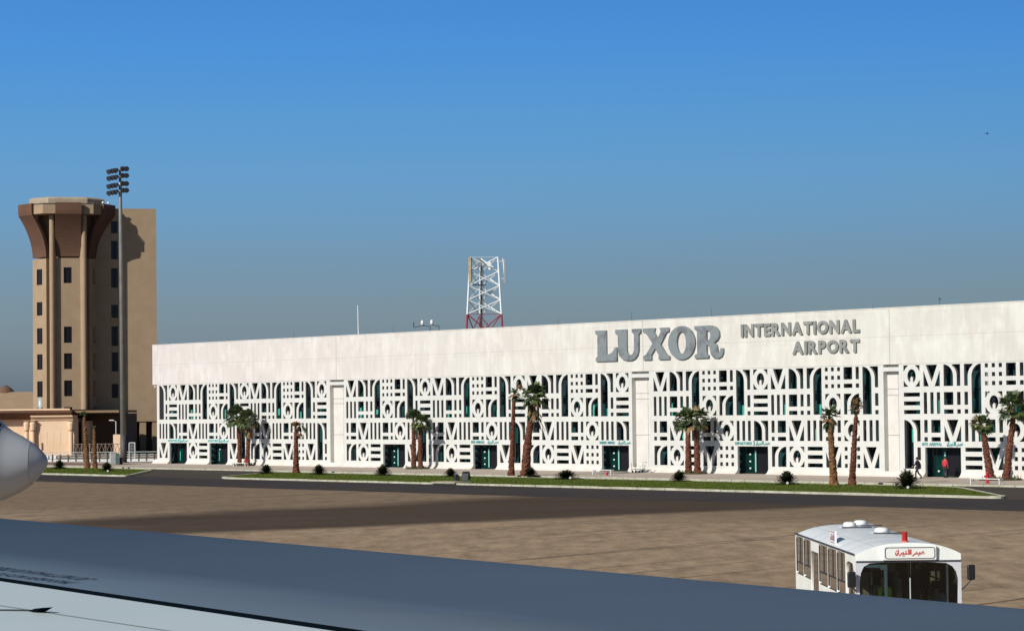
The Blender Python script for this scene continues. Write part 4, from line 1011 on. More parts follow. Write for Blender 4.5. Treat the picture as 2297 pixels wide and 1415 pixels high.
# ------------------------------------------------------------------ LATTICE MAST (telecom)
def lattice_mast():
    Y = 360.0; s = Y/F_PX
    pl = on_y(1047, 738, Y); pr = on_y(1127, 736, Y); tl = on_y(1055, 578, Y); tr = on_y(1117, 580, Y)
    zT = tl.z; cx0 = (pl.x+pr.x)/2; k = ((tr.x-tl.x)-(pr.x-pl.x))/(zT-pl.z)
    cxk = ((tl.x+tr.x)/2-cx0)/(zT-pl.z)
    o = thing('lattice_mast', (cx0, Y, 0), 0, 'red and white steel lattice mast rising behind the terminal roof', 'mast')
    def wd(z): return ((pr.x-pl.x)+k*(z-pl.z))/2
    def leg(i, z):
        h = wd(z); c = cxk*(z-pl.z)
        return Vector([(-h+c, -h*.35, z), (h+c, -h*.2, z), (-h*.28+c, h*1.2, z)][i])
    zr = on_y(1090, 705, Y).z
    for i in range(3):
        b = MB(); b.use('towerred').tube([leg(i, 0), leg(i, zr)], [.17, .15], 7); b.use('towerwhite').tube([leg(i, zr), leg(i, zT)], [.15, .13], 7); b.build('leg', None, o)
    zs = [0]; z = zr
    lv = [zr]; 
    while z > 4: z -= 4.2; lv.append(max(z, 0))
    lv = lv[::-1]
    hh = (zT-zr)/4.0
    for i in range(4): lv.append(zr+hh*(i+1))
    b = MB()
    for a, c in zip(lv, lv[1:]):
        b.use('towerred' if c <= zr+.01 else 'towerwhite')
        for i in range(3):
            j = (i+1) % 3
            b.bar(leg(i, a), leg(j, c), .085); b.bar(leg(j, a), leg(i, c), .085)
            m0 = (leg(i, (a+c)/2)+leg(j, (a+c)/2))/2
        b.bar(leg(0, c), leg(1, c), .035) if c in (lv[-1], zr) else None
    b.build('bracing', None, o)
    b = MB()
    x = leg(2, 0).x
    for dx in (-.22, .22): b.bar(leg(2, 0)+Vector((dx+.3, -.5, 0)), leg(2, zT)+Vector((dx+.2, -.5, -.1)), .035)
    z = 1.0
    while z < zT-.4:
        p = (leg(2, z)+Vector((.25, -.5, 0))); b.bar(p-Vector((.22, 0, 0)), p+Vector((.22, 0, 0)), .025); z += .45
    b.build('ladder', 'grey', o)
    b = MB()
    for dx in (-.05, .06, .0): b.bar(leg(2, 0)+Vector((dx+.28, -.62, 0)), leg(2, zT-.8)+Vector((dx+.2, -.62, 0)), .04)
    b.build('cable_run', 'dkgrey', o)
    # antennas
    a0 = on_y(1057, 578, Y); a1 = on_y(1055.5, 634, Y)
    def loc(v): return v-Vector((cx0, Y, 0))
    b = MB(); p, q = loc(a1), loc(a0); b.prism([(p.x-.25, -.9), (p.x+.12, -1.05), (p.x+.22, -.75), (p.x-.2, -.6)], p.z, q.z, 'z'); b.build('panel_antenna', 'deadpale', o, bevel=.03)['label'] = 'yellowish flat panel antenna'
    p, q = loc(on_y(1133, 638, Y)), loc(on_y(1128, 580, Y))
    b = MB(); b.tube([q+Vector((0, -.5, 0)), p+Vector((0, -.5, .1))], .07, 6); b.bar(q+Vector((-.9, -.3, -.4)), q+Vector((0, -.5, -.4)), .04); b.bar(p+Vector((-.9, -.3, .8)), p+Vector((0, -.5, .8)), .04); b.build('antenna_bracket', 'towerwhite', o)
    b = MB(); b.prism([(q.x+.12, -.7), (q.x+.42, -.62), (q.x+.42, -.35), (q.x+.12, -.35)], p.z+.05, q.z-.1, 'z'); b.build('panel_antenna', 'cabinet', o, bevel=.03)['label'] = 'grey panel antenna held out on the right'
    c = loc(on_y(1097, 592, Y)); b = MB(); b.tube([c+Vector((0, -.9, -.05)), c+Vector((.1, -.6, 0))], [.35, .32], 14); b.build('dish_antenna', 'white', o)
    c = loc(on_y(1098, 602, Y)); b = MB(); b.tube([c+Vector((0, -.9, -.05)), c+Vector((.1, -.6, 0))], [.2, .18], 12); b.build('dish_antenna', 'white', o)
    c = loc(on_y(1088, 597, Y)); b = MB(); b.bar(c+Vector((-.9, -.5, 1.0)), c+Vector((.4, -.7, -.1)), .09); b.box((c.x-1.0, -.8, c.z-.1), (c.x-.6, -.5, c.z+.5)); b.build('equipment_box', 'grey', o)
    c = loc(on_y(1076, 639, Y))
    b = MB(); b.box((c.x-.9, -.6, c.z-.05), (c.x+.9, .6, c.z+.06)); b.build('platform', 'dkgrey', o)
    b = MB(); t = loc(on_y(1077, 577, Y)); b.bar((t.x, 0, t.z-3), (t.x, 0, t.z), .05); b.build('lightning_spike', 'grey', o)
lattice_mast()

# ------------------------------------------------------------------ CONTROL TOWER
def control_tower():
    Y = 410.0; s = Y/F_PX
    P = lambda px, py: on_y(px, py, Y)
    cx = P(150, 700).x; Z = lambda y, x=150: P(x, y).z
    o = thing('control_tower', (cx, Y, 0), radians(12), 'tall tan control tower with brown flared cladding and a balcony below its crown', 'control tower')
    zb, zt, zc = Z(580), Z(463), Z(448)
    ap = 5.6; hw = 2.0
    n8 = [(cos(radians(-90+45*k)), sin(radians(-90+45*k))) for k in range(8)]
    # core shaft
    zf0 = Z(487)
    def octo(a, cham=None):
        r = a/cos(radians(22.5)); return [(r*cos(radians(-67.5+45*k)), r*sin(radians(-67.5+45*k))) for k in range(8)]
    b = MB(); b.prism(octo(4.5), 0, zf0, 'z'); b.build('shaft', 'tan2', o)
    wins = {0: [(604, 639), (735, 771), (794, 829), (854, 889), (913, 935)], 7: [(606, 641), (679, 709), (737, 772), (795, 829), (855, 890), (914, 935)]}
    n8[7] = (cos(radians(-150)), sin(radians(-150))); n8[1] = (cos(radians(-30)), sin(radians(-30)))
    for k in (0, 1, 7):
        ap = 5.6 if k == 0 else 5.0
        nx, ny = n8[k]; tx, ty = -ny, nx
        if k in (2, 3, 4, 5) and False: continue
        def F(u, d, z): return Vector((nx*d+tx*u, ny*d+ty*u, z))
        # lower tan face with window openings
        ws = wins.get(k, wins[0]); z = 0; b = MB(); wh = .62
        lv = sorted((Z(y1), Z(y0)) for y0, y1 in ws)
        def slab(u0, u1, z0, z1, d0=4.2, d1=ap):
            if z1-z0 < .01: return
            pts = [F(u0, d0, z0), F(u1, d0, z0), F(u1, d1, z0), F(u0, d1, z0)]; top = [p+Vector((0, 0, z1-z0)) for p in pts]
            b.face(pts); b.face(top)
            for i in range(4): b.face([pts[i], pts[(i+1) % 4], top[(i+1) % 4], top[i]])
        zz = zb-.25; c = .0 if k != 0 else -.07; wh = .62 if k == 0 else .80; rd = .28 if k == 0 else .14
        slab(-hw, -wh+c, 0, zz); slab(wh+c, hw, 0, zz)
        cur = 0
        for z0, z1 in lv: slab(-wh+c, wh+c, cur, z0); cur = z1
        slab(-wh+c, wh+c, cur, zz); b.build('wall_panel', 'tan', o)
        if k in (0, 7):
            for z0, z1 in lv:
                b = MB(); b.face([F(-wh+c, ap-rd, z0), F(wh+c, ap-rd, z0), F(wh+c, ap-rd, z1), F(-wh+c, ap-rd, z1)]); w_ = b.build('window', 'win', o)
                b = MB(); 
                for u in (-wh+c+.03, wh*.4+c, wh+c-.03): b.bar(F(u, ap-rd+.02, z0), F(u, ap-rd+.02, z1), .03)
                b.build('frame', 'win', w_)
        # brown flared petal
        rings = []; m = 14
        for i in range(m+1):
            u = i/m; off = (2.50 if k == 0 else 2.62)*(min(1, u/.80)**1.9); z = zb+(zt-zb)*u
            rings.append([F(-hw, ap+off, z), F(hw, ap+off, z), F(hw, ap+off-.55, z), F(-hw, ap+off-.55, z)])
        b = MB(); b.loft(rings); b.build('flared_panel', 'brown', o)
        # pier at the corner
        if k == 7: continue
        a = radians(-90+45*k-22.5); px_, py_ = cos(a)*6.45, sin(a)*6.45
        b = MB(); b.tube([(px_, py_, 0), (px_, py_, Z(490))], .42, 14); b.tube([(px_*.92, py_*.92, 0), (px_*.92, py_*.92, Z(490))], .5, 4); b.build('pier', 'tan', o, smooth=False)
    # balcony
    def irr(A, B, g=0): return [(-B, -A), (B, -A), (A, -B), (A, B), (B, A), (-B, A), (-A, B), (-A, -B)]
    def bal(A, B, C_, D): return [(-B, -A), (B, -A), (C_, -D), (C_, D), (B, A), (-B, A), (-C_, D), (-C_, -D)]
    zf, zr = Z(487), Z(465)
    b = MB(); b.prism(bal(7.2, 3.85, 7.35, 2.2), zf, zf+.35, 'z'); b.build('balcony_floor', 'tancrown', o)
    outr, inr = bal(7.25, 3.9, 7.4, 2.25), bal(6.95, 3.75, 7.1, 2.15); b = MB()
    for i in range(8):
        j = (i+1) % 8
        q = [outr[i], outr[j], inr[j], inr[i]]
        v0 = [Vector((p[0], p[1], zf+.02)) for p in q]; v1 = [Vector((p[0], p[1], zr-.1)) for p in q]
        b.face(v1); b.face(v0)
        for a in range(4): b.face([v0[a], v0[(a+1) % 4], v1[(a+1) % 4], v1[a]])
    b.build('balcony_parapet', 'tan', o)
    b = MB()
    for i in range(8):
        j = (i+1) % 8; p, q = Vector((*outr[i], zr+.05)), Vector((*outr[j], zr+.05)); b.bar(p, q, .05)
        for k in range(6): r = p.lerp(q, k/6); b.bar(r-Vector((0, 0, .25)), r, .04)
    b.build('balcony_rail', 'grey', o)
    # cab and crown
    b = MB(); b.prism(irr(5.4, 2.9), zf+.3, zt+.1, 'z'); b.build('cab_glazing', 'win', o)
    rr = []
    for A, B, z in ((5.8, 3.0, zt+.05), (5.85, 3.05, zt+.75), (5.6, 2.9, zc-.12), (5.2, 2.7, zc)): rr.append([Vector((p[0], p[1], z)) for p in irr(A, B)])
    b = MB(); b.loft(rr); b.build('crown_roof', 'tancrown', o)
    # small clutter on the balcony
    for (x, y) in ((5.5, -5.3), (6.4, -4.2)):
        b = MB(); b.ball((x, y, zr+.35), .22); b.bar((x, y, zr-.1), (x, y, zr+.3), .05); b.build('balcony_lamp', 'white', o)
    # stair slab
    xr = P(348, 700).x-cx; xl = P(214, 700).x-cx; ztop = P(300, 468).z; zbot = P(310, 945).z
    y0 = -2.1
    wr = [(497, 524), (541, 582), (602, 646), (684, 713), (732, 776), (790, 833), (861, 892)]
    lv = sorted((Z(b_, 254), Z(a_, 254)) for a_, b_ in wr); wx0, wx1 = P(247, 700).x-cx, P(262, 700).x-cx
    b = MB(); b.box((xl-4, y0+.4, zbot), (xr, y0+9, ztop)); b.box((xl-4, y0, zbot), (wx0, y0+.4, ztop)); b.box((wx1, y0, zbot), (xr, y0+.4, ztop))
    cur = zbot
    for z0, z1 in lv:
        b.box((wx0, y0, cur), (wx1, y0+.4, z0)); cur = z1
    b.box((wx0, y0, cur), (wx1, y0+.4, ztop)); b.build('stair_block', 'tan', o)
    for z0, z1 in lv:
        b = MB(); b.face([(wx0, y0+.3, z0), (wx1, y0+.3, z0), (wx1, y0+.3, z1), (wx0, y0+.3, z1)]); w_ = b.build('window', 'win', o)
        b = MB(); b.bar(((wx0+wx1)/2, y0+.29, z0), ((wx0+wx1)/2, y0+.29, z1), .03); b.build('frame', 'win', w_)
    b = MB(); b.box((xl-4, y0+3.5, 0), (xr+1.5, y0+9, zbot)); b.build('undercroft', 'brownwall', o)
    for px in (290, 317, 345):
        x = P(px, 900).x-cx
        b = MB(); b.box((x-.5, y0+.15, 0), (x+.5, y0+1.3, zbot)); b.box((x-.62, y0+.05, zbot-3.0), (x+.62, y0+1.4, zbot-2.7)); b.build('pillar', 'tan', o)
    # emblem
    ap = 5.0; nx, ny = n8[7]; tx, ty = -ny, nx; ez = Z(904)
    b = MB(); c = Vector((nx*(ap+.03), ny*(ap+.03), ez))
    ring = [c+Vector((tx*.55*cos(2*pi*k/20), ty*.55*cos(2*pi*k/20), .95*sin(2*pi*k/20))) for k in range(20)]
    b.face(ring); e = b.build('emblem', 'palewindow', o)
    b = MB(); c = Vector((nx*(ap+.05), ny*(ap+.05), ez)); b.face([c+Vector((tx*.22*cos(2*pi*k/12), ty*.22*cos(2*pi*k/12), .5*sin(2*pi*k/12))) for k in range(12)]); b.build('emblem_centre', 'white', e)
control_tower()

# ------------------------------------------------------------------ LOW BUILDINGS ON THE LEFT
def low_hall():
    Y = 388.0; P = lambda px, py, y=Y: on_y(px, py, y)
    x0, x1 = P(-60, 940).x, P(268, 940).x; ox = P(70, 940).x; zt = P(80, 920).z
    o = thing('low_hall', (ox, Y, 0), 0, 'low peach walled hall with a dark brown eaves band in front of the control tower', 'building')
    xm = P(166, 940).x-ox; xl = x0-ox; xr = x1-ox
    b = MB(); b.box((xl, 0, 0), (xm, 18, zt-1.3)); b.build('wall', 'peach', o)
    b = MB(); b.box((xm, 7.5, 0), (xr, 18, zt-.6)); b.build('rear_wall', 'brownwall', o)
    b = MB(); b.prism([(-2.4, zt-.35), (-2.4, zt), (18, zt+.1), (18, zt-.4), (-1.0, zt-1.35)], xl, xm, 'x'); b.build('eaves', 'brown', o)
    b = MB(); b.box((xl, -2.5, zt-.02), (xm-.2, -2.2, zt+.22)); b.build('parapet_edge', 'peach', o)
    b = MB(); b.box((xm, -.6, zt-.45), (xr, 18, zt-.1)); b.build('porch_roof', 'tan2', o)
    # slim peach wall end and pillar by the porch
    b = MB(); xa, xb = P(181, 960).x-ox, P(190, 960).x-ox; b.box((xa, 1.0, 0), (xb, 7.5, P(185, 944).z)); b.build('pillar', 'peach', o)
    b = MB(); xa, xb = P(268, 960).x-ox, P(279, 960).x-ox; b.box((xa-.8, -1, 0), (xb, 1, P(275, 974).z)); b.build('low_wall', 'peach', o)
    xa = P(262, 960).x-ox
    b = MB(); b.tube([(xa, -.8, 0), (xa, -.8, P(262, 945).z), (xa-.8, -.8, P(262, 942).z)], .07, 6); b.box((xa-1.0, -.95, P(262, 943).z), (xa-.3, -.65, P(262, 941).z)); b.build('wall_lamp', 'white', o)
    b = MB(); xa, xb = P(247, 960).x-ox, P(262, 960).x-ox; b.box((xa, 7.35, 0), (xb, 7.48, P(255, 985).z)); b.build('doorway', 'win', o)
    # gate block: pylon with lotus columns
    g = thing('gate_pylon', (ox, Y-4.0, 0), 0, 'sunlit peach temple style gate block with cornice and papyrus columns', 'gate')
    Q = lambda px, py: on_y(px, py, Y-4.0)
    ga, gb, gz = Q(78, 950).x-ox, Q(156, 950).x-ox, Q(110, 940).z
    b = MB(); b.box((ga, 0, 0), (gb, 4, gz)); b.build('wall', 'peach', g)
    b = MB(); ca, cb = Q(70, 950).x-ox, Q(164, 950).x-ox; zc = Q(110, 933).z
    b.prism([(0.1, gz-.25), (-.15, gz-.15), (-.25, gz+.1), (-.65, zc-.1), (-.65, zc+.1), (4, zc+.1), (4, gz-.25)], ca, cb, 'x'); b.build('cornice', 'peach', g)
    b = MB(); b.box((gb+.02, .4, 0), (cb+.1, 4, gz)); b.build('side_wall', 'peach', g)
    for px in (61, 75, 160):
        xc = Q(px, 960).x-ox; b = MB()
        b.tube([(xc, -.35, 0), (xc, -.35, .4), (xc, -.35, gz-1.7), (xc, -.35, gz-1.5), (xc, -.35, gz-.6), (xc, -.35, gz-.3)], [.42, .36, .30, .40, .50, .34], 12)
        cl = b.build('column', 'peach', g, smooth=False)
        b = MB(); b.tube([(xc, -.35, gz-1.75), (xc, -.35, gz-1.62)], .37, 12); b.box((xc-.42, -.77, gz-.32), (xc+.42, .05, gz-.16)); b.build('capital', 'tan', cl)
    dx = Q(95, 1000).x-ox; b = MB(); b.box((dx-.14, -.03, Q(95, 1010).z), (dx+.14, 0.0, Q(95, 993).z)); b.build('slot', 'brownwall', g)
    # shallow relief panels in the wall
    b = MB()
    for k in range(5):
        u = ga+(gb-ga)*(.12+.19*k); b.box((u, -.02, 1.6), (u+.25, 0.0, gz-1.8))
    b.build('relief', 'peach', g)
low_hall()
def hip_building():
    Y = 455.0; P = lambda px, py: on_y(px, py, Y); ox = P(20, 900).x
    o = thing('far_hall', (ox, Y, 0), 0, 'distant tan hall with a shallow sloping roof left of the control tower', 'building')
    z0, z1 = P(30, 922).z, P(30, 878).z; xa, xb = P(-80, 900).x-ox, P(80, 900).x-ox
    b = MB(); b.box((xa-10, 3, 0), (xb+9, 25, z0)); b.build('wall', 'tan', o)
    b = MB()
    A = [Vector((xa-12, 1, z0)), Vector((xb+10, 1, z0)), Vector((xb+10, 27, z0)), Vector((xa-12, 27, z0))]
    B = [Vector((xa-4, 12, z1+.1)), Vector((xb+4, 12, z1)), Vector((xb+4, 16, z1)), Vector((xa-4, 16, z1))]
    b.loft([A, B]); b.build('roof', 'tan', o)
    dx = P(-20, 870).x-ox; zd = P(0, 866).z
    b = MB(); b.tube([(dx, 13, z1-.5), (dx, 13, z1+.1), (dx, 13, (z1+zd)/2+.2), (dx, 13, zd+.3)], [1.7, 1.6, 1.1, .3], 14); b.build('roof_dome', 'brownwall', o)
hip_building()

# fences and small things by the apron edge, left
def rail_fence():
    Y = 330.0; P = lambda px, py, y=Y: on_y(px, py, y); xa, xb = P(60, 1030).x, P(352, 1030).x
    o = thing('rail_fence', (xa, Y, 0), 0, 'low fence of white horizontal rails and dark posts on a pale kerb wall', 'fence')
    L = xb-xa
    b = MB(); b.box((0, 0, 0), (L, .3, .38)); b.build('kerb_wall', 'white', o)
    b = MB()
    for z, h in ((.62, .05), (.92, .05), (1.22, .05)): b.box((0, .1, z), (L, .18, z+h*1.6))
    b.build('rails', 'cabinet', o)
    i = 0; x = .2
    while x < L:
        b = MB(); b.box((x, -.06, .1), (x+.12, .09, 1.05)); b.build('post', 'dkgrey', o); x += .93 if False else 1.0
    p = P(108, 1028).x-xa
    b = MB()
    for k in range(5): b.box((p-1.3+.5*k, -.02, .45), (p-1.0+.5*k, .05, .95))
    b.build('infill_panel', 'white', o)
rail_fence()
def cross_fence():
    Y = 362.0; P = lambda px, py: on_y(px, py, Y); xa, xb = P(166, 1000).x, P(272, 1000).x; z0, z1 = .3, P(200, 996).z
    o = thing('cross_braced_fence', (xa, Y, 0), 0, 'pale fence with crossed bars in front of the dark porch', 'fence'); L = xb-xa
    for k in range(7):
        b = MB(); b.bar((L*k/6, 0, 0), (L*k/6, 0, z1+.1), .06); b.build('post', 'winframe', o)
    b = MB(); b.bar((0, 0, z1), (L, 0, z1), .045); b.bar((0, 0, z0), (L, 0, z0), .045)
    for k in range(6):
        a, c = L*k/6, L*(k+1)/6; m = (a+c)/2
        b.bar((a, 0, z0), (m, 0, z1), .03); b.bar((m, 0, z1), (c, 0, z0), .03); b.bar((a, 0, z1), (m, 0, z0), .03); b.bar((m, 0, z0), (c, 0, z1), .03)
    b.build('cross_bars', 'winframe', o)
cross_fence()
def wire_gate():
    Y = 350.0; P = lambda px, py: on_y(px, py, Y); xa, xb = P(290, 1000).x, P(303, 1000).x; z1 = P(295, 993).z
    o = thing('small_gate', (xa, Y, 0), 0, 'small white framed mesh gate just right of the floodlight mast', 'gate'); L = xb-xa
    b = MB()
    for x in (0, L): b.bar((x, 0, 0), (x, 0, z1), .07)
    b.bar((0, 0, z1), (L, 0, z1), .07); b.bar((0, 0, .2), (L, 0, .2), .05); b.build('frame', 'white', o)
    b = MB()
    for k in range(1, 5): b.bar((L*k/5, 0, .2), (L*k/5, 0, z1), .02); b.bar((0, 0, .2+(z1-.2)*k/5), (L, 0, .2+(z1-.2)*k/5), .02)
    b.build('mesh_panel', 'cabinet', o)
wire_gate()
def cabinet():
    g = on_z(257, 1041.5, .13); o = thing('electrical_cabinet', g, .35, 'pale grey electrical cabinet with a dark side beside the floodlight mast', 'cabinet')
    b = MB(); b.box((-.52, -.3, 0), (.1, .3, 1.38)); b.build('cabinet_body', 'cabinet', o, bevel=.01)
    b = MB(); b.box((.1, -.28, .02), (.55, .3, 1.33)); b.build('side_unit', 'cabinet2', o)
    b = MB(); b.box((-.56, -.34, 1.38), (.14, .34, 1.44)); b.build('lid', 'cabinet', o)
    b = MB(); b.box((-.48, -.306, .1), (.06, -.3, 1.3)); b.bar((.0, -.33, .6), (.0, -.33, .8), .015); b.build('door', 'cabinet', o)
cabinet()
def bin_():
    g = on_z(271, 1041, .13); o = thing('rubbish_bin', g, 0, 'small black bin at the foot of the floodlight mast', 'bin')
    b = MB(); b.tube([(0, 0, 0), (0, 0, .75)], [.22, .28], 12); b.build('bin_body', 'black', o)
    b = MB(); b.tube([(0, 0, .75), (0, 0, .82)], [.31, .27], 12); b.build('lid', 'black', o)
bin_()

# ------------------------------------------------------------------ FLOODLIGHT MAST
def high_mast():
    Y = 316.5; P = lambda px, py: on_y(px, py, Y); base = P(277.5, 1040); x0 = base.x; top = P(269, 374)
    o = thing('floodlight_mast', (x0, Y, 0), 0, 'very tall grey floodlight mast in front of the control tower', 'floodlight mast')
    zt = top.z; tx = top.x-x0
    zj = P(277, 975).z
    b = MB(); b.tube([(0, 0, .1), (tx*zj/zt, 0, zj)], [.42, .38], 16); b.tube([(0, 0, 0), (0, 0, .25)], [.75, .62], 12); b.build('base_section', 'mastbase', o, smooth=True)
    b = MB(); zl = P(269, 436).z; b.tube([(tx*zj/zt, 0, zj), (tx*zl/zt, 0, zl), (tx, 0, zt)], [.36, .21, .13], 14); b.build('pole', 'grey', o, smooth=True)
    rows = [(383, 253, 280), (398, 254, 280), (416, 253, 278), (431, 254, 277)]
    for ri, (py, xl, xr) in enumerate(rows):
        zz = P(266, py).z
        b = MB(); b.bar((P(246, py).x-x0, -.15, zz-.1), (P(289, py-4).x-x0, -.15, zz+.1), .06); b.build('crossarm', 'grey', o)
        for px, dy in ((247, 2), (255, 0), (262, -1), (276, -5), (284, -5)):
            c = P(px, py+dy); x = c.x-x0; z = c.z
            b = MB(); yaw = -.5 if px < 266 else .35
            d = Vector((sin(yaw), -cos(yaw), -.55)).normalized(); q = Vector((x, -.35, z))
            b.use('dkgrey').tube([q-d*.25, q+d*.10, q+d*.26], [.14, .30, .34], 10)
            b.use('dkgrey').tube([q+d*.262, q+d*.268], [.30, .30], 10)
            b.build('floodlight', None, o)
high_mast()

# ------------------------------------------------------------------ BUS
def bus():
    o = thing('apron_bus', (9.335, 61.5, 0), radians(1.31), 'white airport bus with a red beacon on its roof, parked on the apron', 'bus')
    W_, L_ = 1.25, 10.9; zg, zc = 2.60, 2.86
    def zroof(x): u = abs(x)/W_; return zg+(zc-zg)*(1-u**2.6)
    # side with window openings: local x = distance back from the front
    wl = [(1.68, 3.06), (3.11, 4.62), (4.67, 6.25), (7.78, 9.17), (9.22, 10.72)]
    zb0, zt0 = 1.50, 2.535
    def side_mesh(wins, door):
        hs = [rect(.35, .35, L_, zg)]
        hs = [[(0.0, .42), (L_, .42), (L_, zg), (0.0, zg)]]
        for a, c in wins: hs.append([(a+.06, zb0), (c-.06, zb0), (c, zb0+.06), (c, zt0-.06), (c-.06, zt0), (a+.06, zt0), (a, zt0-.06), (a, zb0+.06)])
        for a, c in door: hs.append(rect(a, .55, c, 2.28))
        hs.append([(.18, .6), (1.55, .6), (1.55, 2.2), (1.45, 2.33), (1.2, 2.38), (.5, 2.36), (.25, 2.1), (.18, 1.8)])
        return shape_mesh(hs, .05)
    for sgn, nm in ((-1, 'left'), (1, 'right')):
        me = side_mesh(wl, [(6.32, 7.72)])
        for v in me.vertices:
            u, d, z = v.co; v.co = (sgn*(W_-d), u, z)
        mesh_obj('side_panel', me, 'bus', o)
        for a, c in wl:
            b = MB(); x = sgn*(W_-.025); b.face([(x, a, zb0), (x, c, zb0), (x, c, zt0), (x, a, zt0)]); w_ = b.build('window', 'sideglass', o, recalc=False)
            b = MB()
            for (y0_, z0_, y1_, z1_) in ((a, zb0, c, zb0), (a, zt0, c, zt0), (a, zb0, a, zt0), (c, zb0, c, zt0), (a, zb0+.32, c, zb0+.32)):
                b.bar((x, y0_, z0_), (x, y1_, z1_), .022)
            b.bar((x, (a+c)/2, zb0+.32), (x, (a+c)/2, zt0), .018)
            b.build('frame', 'rubber', w_)
        # doors
        b = MB(); x = sgn*(W_-.03)
        for a in (6.36, 6.72, 7.08, 7.42): b.box((x-.02, a, .58), (x+.02, a+.28, 2.26)) if False else b.face([(x, a, .6), (x, a+.27, .6), (x, a+.27, 2.25), (x, a, 2.25)])
        dd = b.build('door', 'sideglass', o, recalc=False)
        b = MB()
        for a in (6.34, 6.70, 7.04, 7.38, 7.70): b.box((min(x, x-sgn*.03), a-.035, .56), (max(x, x-sgn*.03)+.001, a+.035, 2.27))
        b.build('frame', 'rubber', dd)
        b = MB(); b.face([(x, .2, .62), (x, 1.53, .62), (x, 1.53, 2.18), (x, 1.4, 2.33), (x, .5, 2.34), (x, .25, 2.1)]); dd = b.build('door', 'sideglass', o, recalc=False)
        b = MB(); b.box((x-.02, .85, .6), (x+.02, .93, 2.36)); b.build('frame', 'rubber', dd)
        b = MB(); b.box((sgn*W_-.03, .15, zg-.03), (sgn*W_+.03, L_-.05, zg+.005)); b.build('gutter', 'dkgrey', o)
    # roof shell with domed ends
    rings = []; nx_ = 22
    for j, (y, dz, inn) in enumerate(((-.02, -.30, .0), (.0, -.03, .0), (.05, .0, .0), (.6, .005, .0), (4, .01, 0), (8, .01, 0), (10.0, .0, .0), (10.5, -.03, .01), (10.8, -.10, .04), (10.9, -.20, .07))):
        top = []; 
        for i in range(nx_+1):
            x = -W_+2*W_*i/nx_; xx = x*(1-inn); z = zroof(x)+dz*(zroof(x)-zg+.02)/(zc-zg) if dz < 0 and y > 1 else zroof(x)
            if j == 0: z = 2.42; 
            top.append(Vector((xx, y if j else -.02, z)))
        rings.append(top)
    b = MB(); b.loft(rings, cap=False, close=False); b.build('roof', 'bus', o, smooth=False)
    b = MB()
    for y in (1.35, 2.7, 4.0, 6.3, 7.5):
        for i in range(nx_): 
            xa, xb = -W_+2*W_*i/nx_, -W_+2*W_*(i+1)/nx_; za, zb_ = zroof(xa)+.006, zroof(xb)+.006
            b.face([(xa, y, za), (xb, y, zb_), (xb, y+.035, zb_), (xa, y+.035, za)])
    for x in (-.8, .8): b.face([(x, .3, zroof(x)+.008), (x+.02, .3, zroof(x+.02)+.008), (x+.02, 10.4, zroof(x+.02)+.008), (x, 10.4, zroof(x)+.008)])
    b.build('roof_seam', 'busfront', o, recalc=False)
    # brow over the windscreen is the first strip; front panel with the windscreen opening
    me = shape_mesh([[(-W_, .42), (W_, .42), (W_, 2.44), (-W_, 2.44)],
                     [(-1.17, 1.22), (1.15, 1.22), (1.17, 2.0), (1.13, 2.17), (1.04, 2.30), (.90, 2.38), (.4, 2.41), (-.6, 2.41), (-.93, 2.39), (-1.07, 2.31), (-1.14, 2.16), (-1.17, 1.9)]], .06)
    for v in me.vertices: v.co.y -= .03
    mesh_obj('front_panel', me, 'busfront', o)
    b = MB(); b.face([(-1.17, -.01, 1.22), (1.15, -.01, 1.22), (1.18, -.01, 2.25), (.98, -.01, 2.42), (-1.0, -.01, 2.42), (-1.18, -.01, 2.25)]); ws = b.build('windscreen', 'frontglass', o, recalc=False)
    b = MB(); b.bar((.03, -.05, 1.2), (.03, -.05, 2.04), .018); b.build('wiper', 'cabinet', ws)
    b = MB(); b.box((-1.25, -.05, 2.415), (1.25, -.03, 2.45)); b.build('brow_trim', 'dkgrey', o)
    b = MB(); b.box((-W_, L_-.06, .42), (W_, L_, 2.55)); b.build('rear_panel', 'bus', o)
    b = MB(); b.box((-.9, L_-.075, 1.5), (.9, L_-.062, 2.3)); b.build('rear_window', 'sideglass', o)
    b = MB(); b.box((-W_+.06, .05, .40), (W_-.06, L_-.06, .62)); b.build('floor', 'busint', o)
    b = MB(); b.box((-W_+.06, .05, .62), (W_-.06, .5, 1.18)); b.build('dashboard', 'busint', o)
    # ceiling keeps the inside dark
    b = MB(); b.box((-W_+.06, .1, zg-.06), (W_-.06, L_-.1, zg-.02)); b.build('ceiling', 'busint', o)
    # destination sign
    b = MB(); b.box((-.62, -.10, 2.455), (.66, -.022, 2.80)); sg = b.build('destination_sign', 'bus', o, bevel=.02)
    hs = []
    def rr_(x0, z0, x1, z1, r):
        p = []
        for (cx_, cz_, a0) in ((x1-r, z1-r, 0), (x0+r, z1-r, 90), (x0+r, z0+r, 180), (x1-r, z0+r, 270)):
            for k in range(5): a = radians(a0+90*k/4); p.append((cx_+r*cos(a), cz_+r*sin(a)))
        return p
    me = shape_mesh([rr_(-.57, 2.49, .62, 2.765, .06), rr_(-.555, 2.505, .605, 2.75, .05)], .006)
    for v in me.vertices: v.co.y -= .108
    mesh_obj('sign_border', me, 'rubber', sg)
    b = MB(); arabic_strokes(b, -.32, .36, 2.56, 2.71, -.106, .024, 3); b.build('arabic_lettering', 'signred', sg)
    # side board on the roof edge
    b = MB(); b.box((-1.17, 3.85, 2.62), (-1.13, 4.75, 2.98)); rs = b.build('roof_sign', 'bus', o)
    b = MB(); x = -1.175
    for a, z0, a1, z1 in ((3.9, 2.93, 4.7, 2.95), (3.9, 2.66, 4.7, 2.68)): b.face([(x, a, z0), (x, a1, z0), (x, a1, z1), (x, a, z1)])
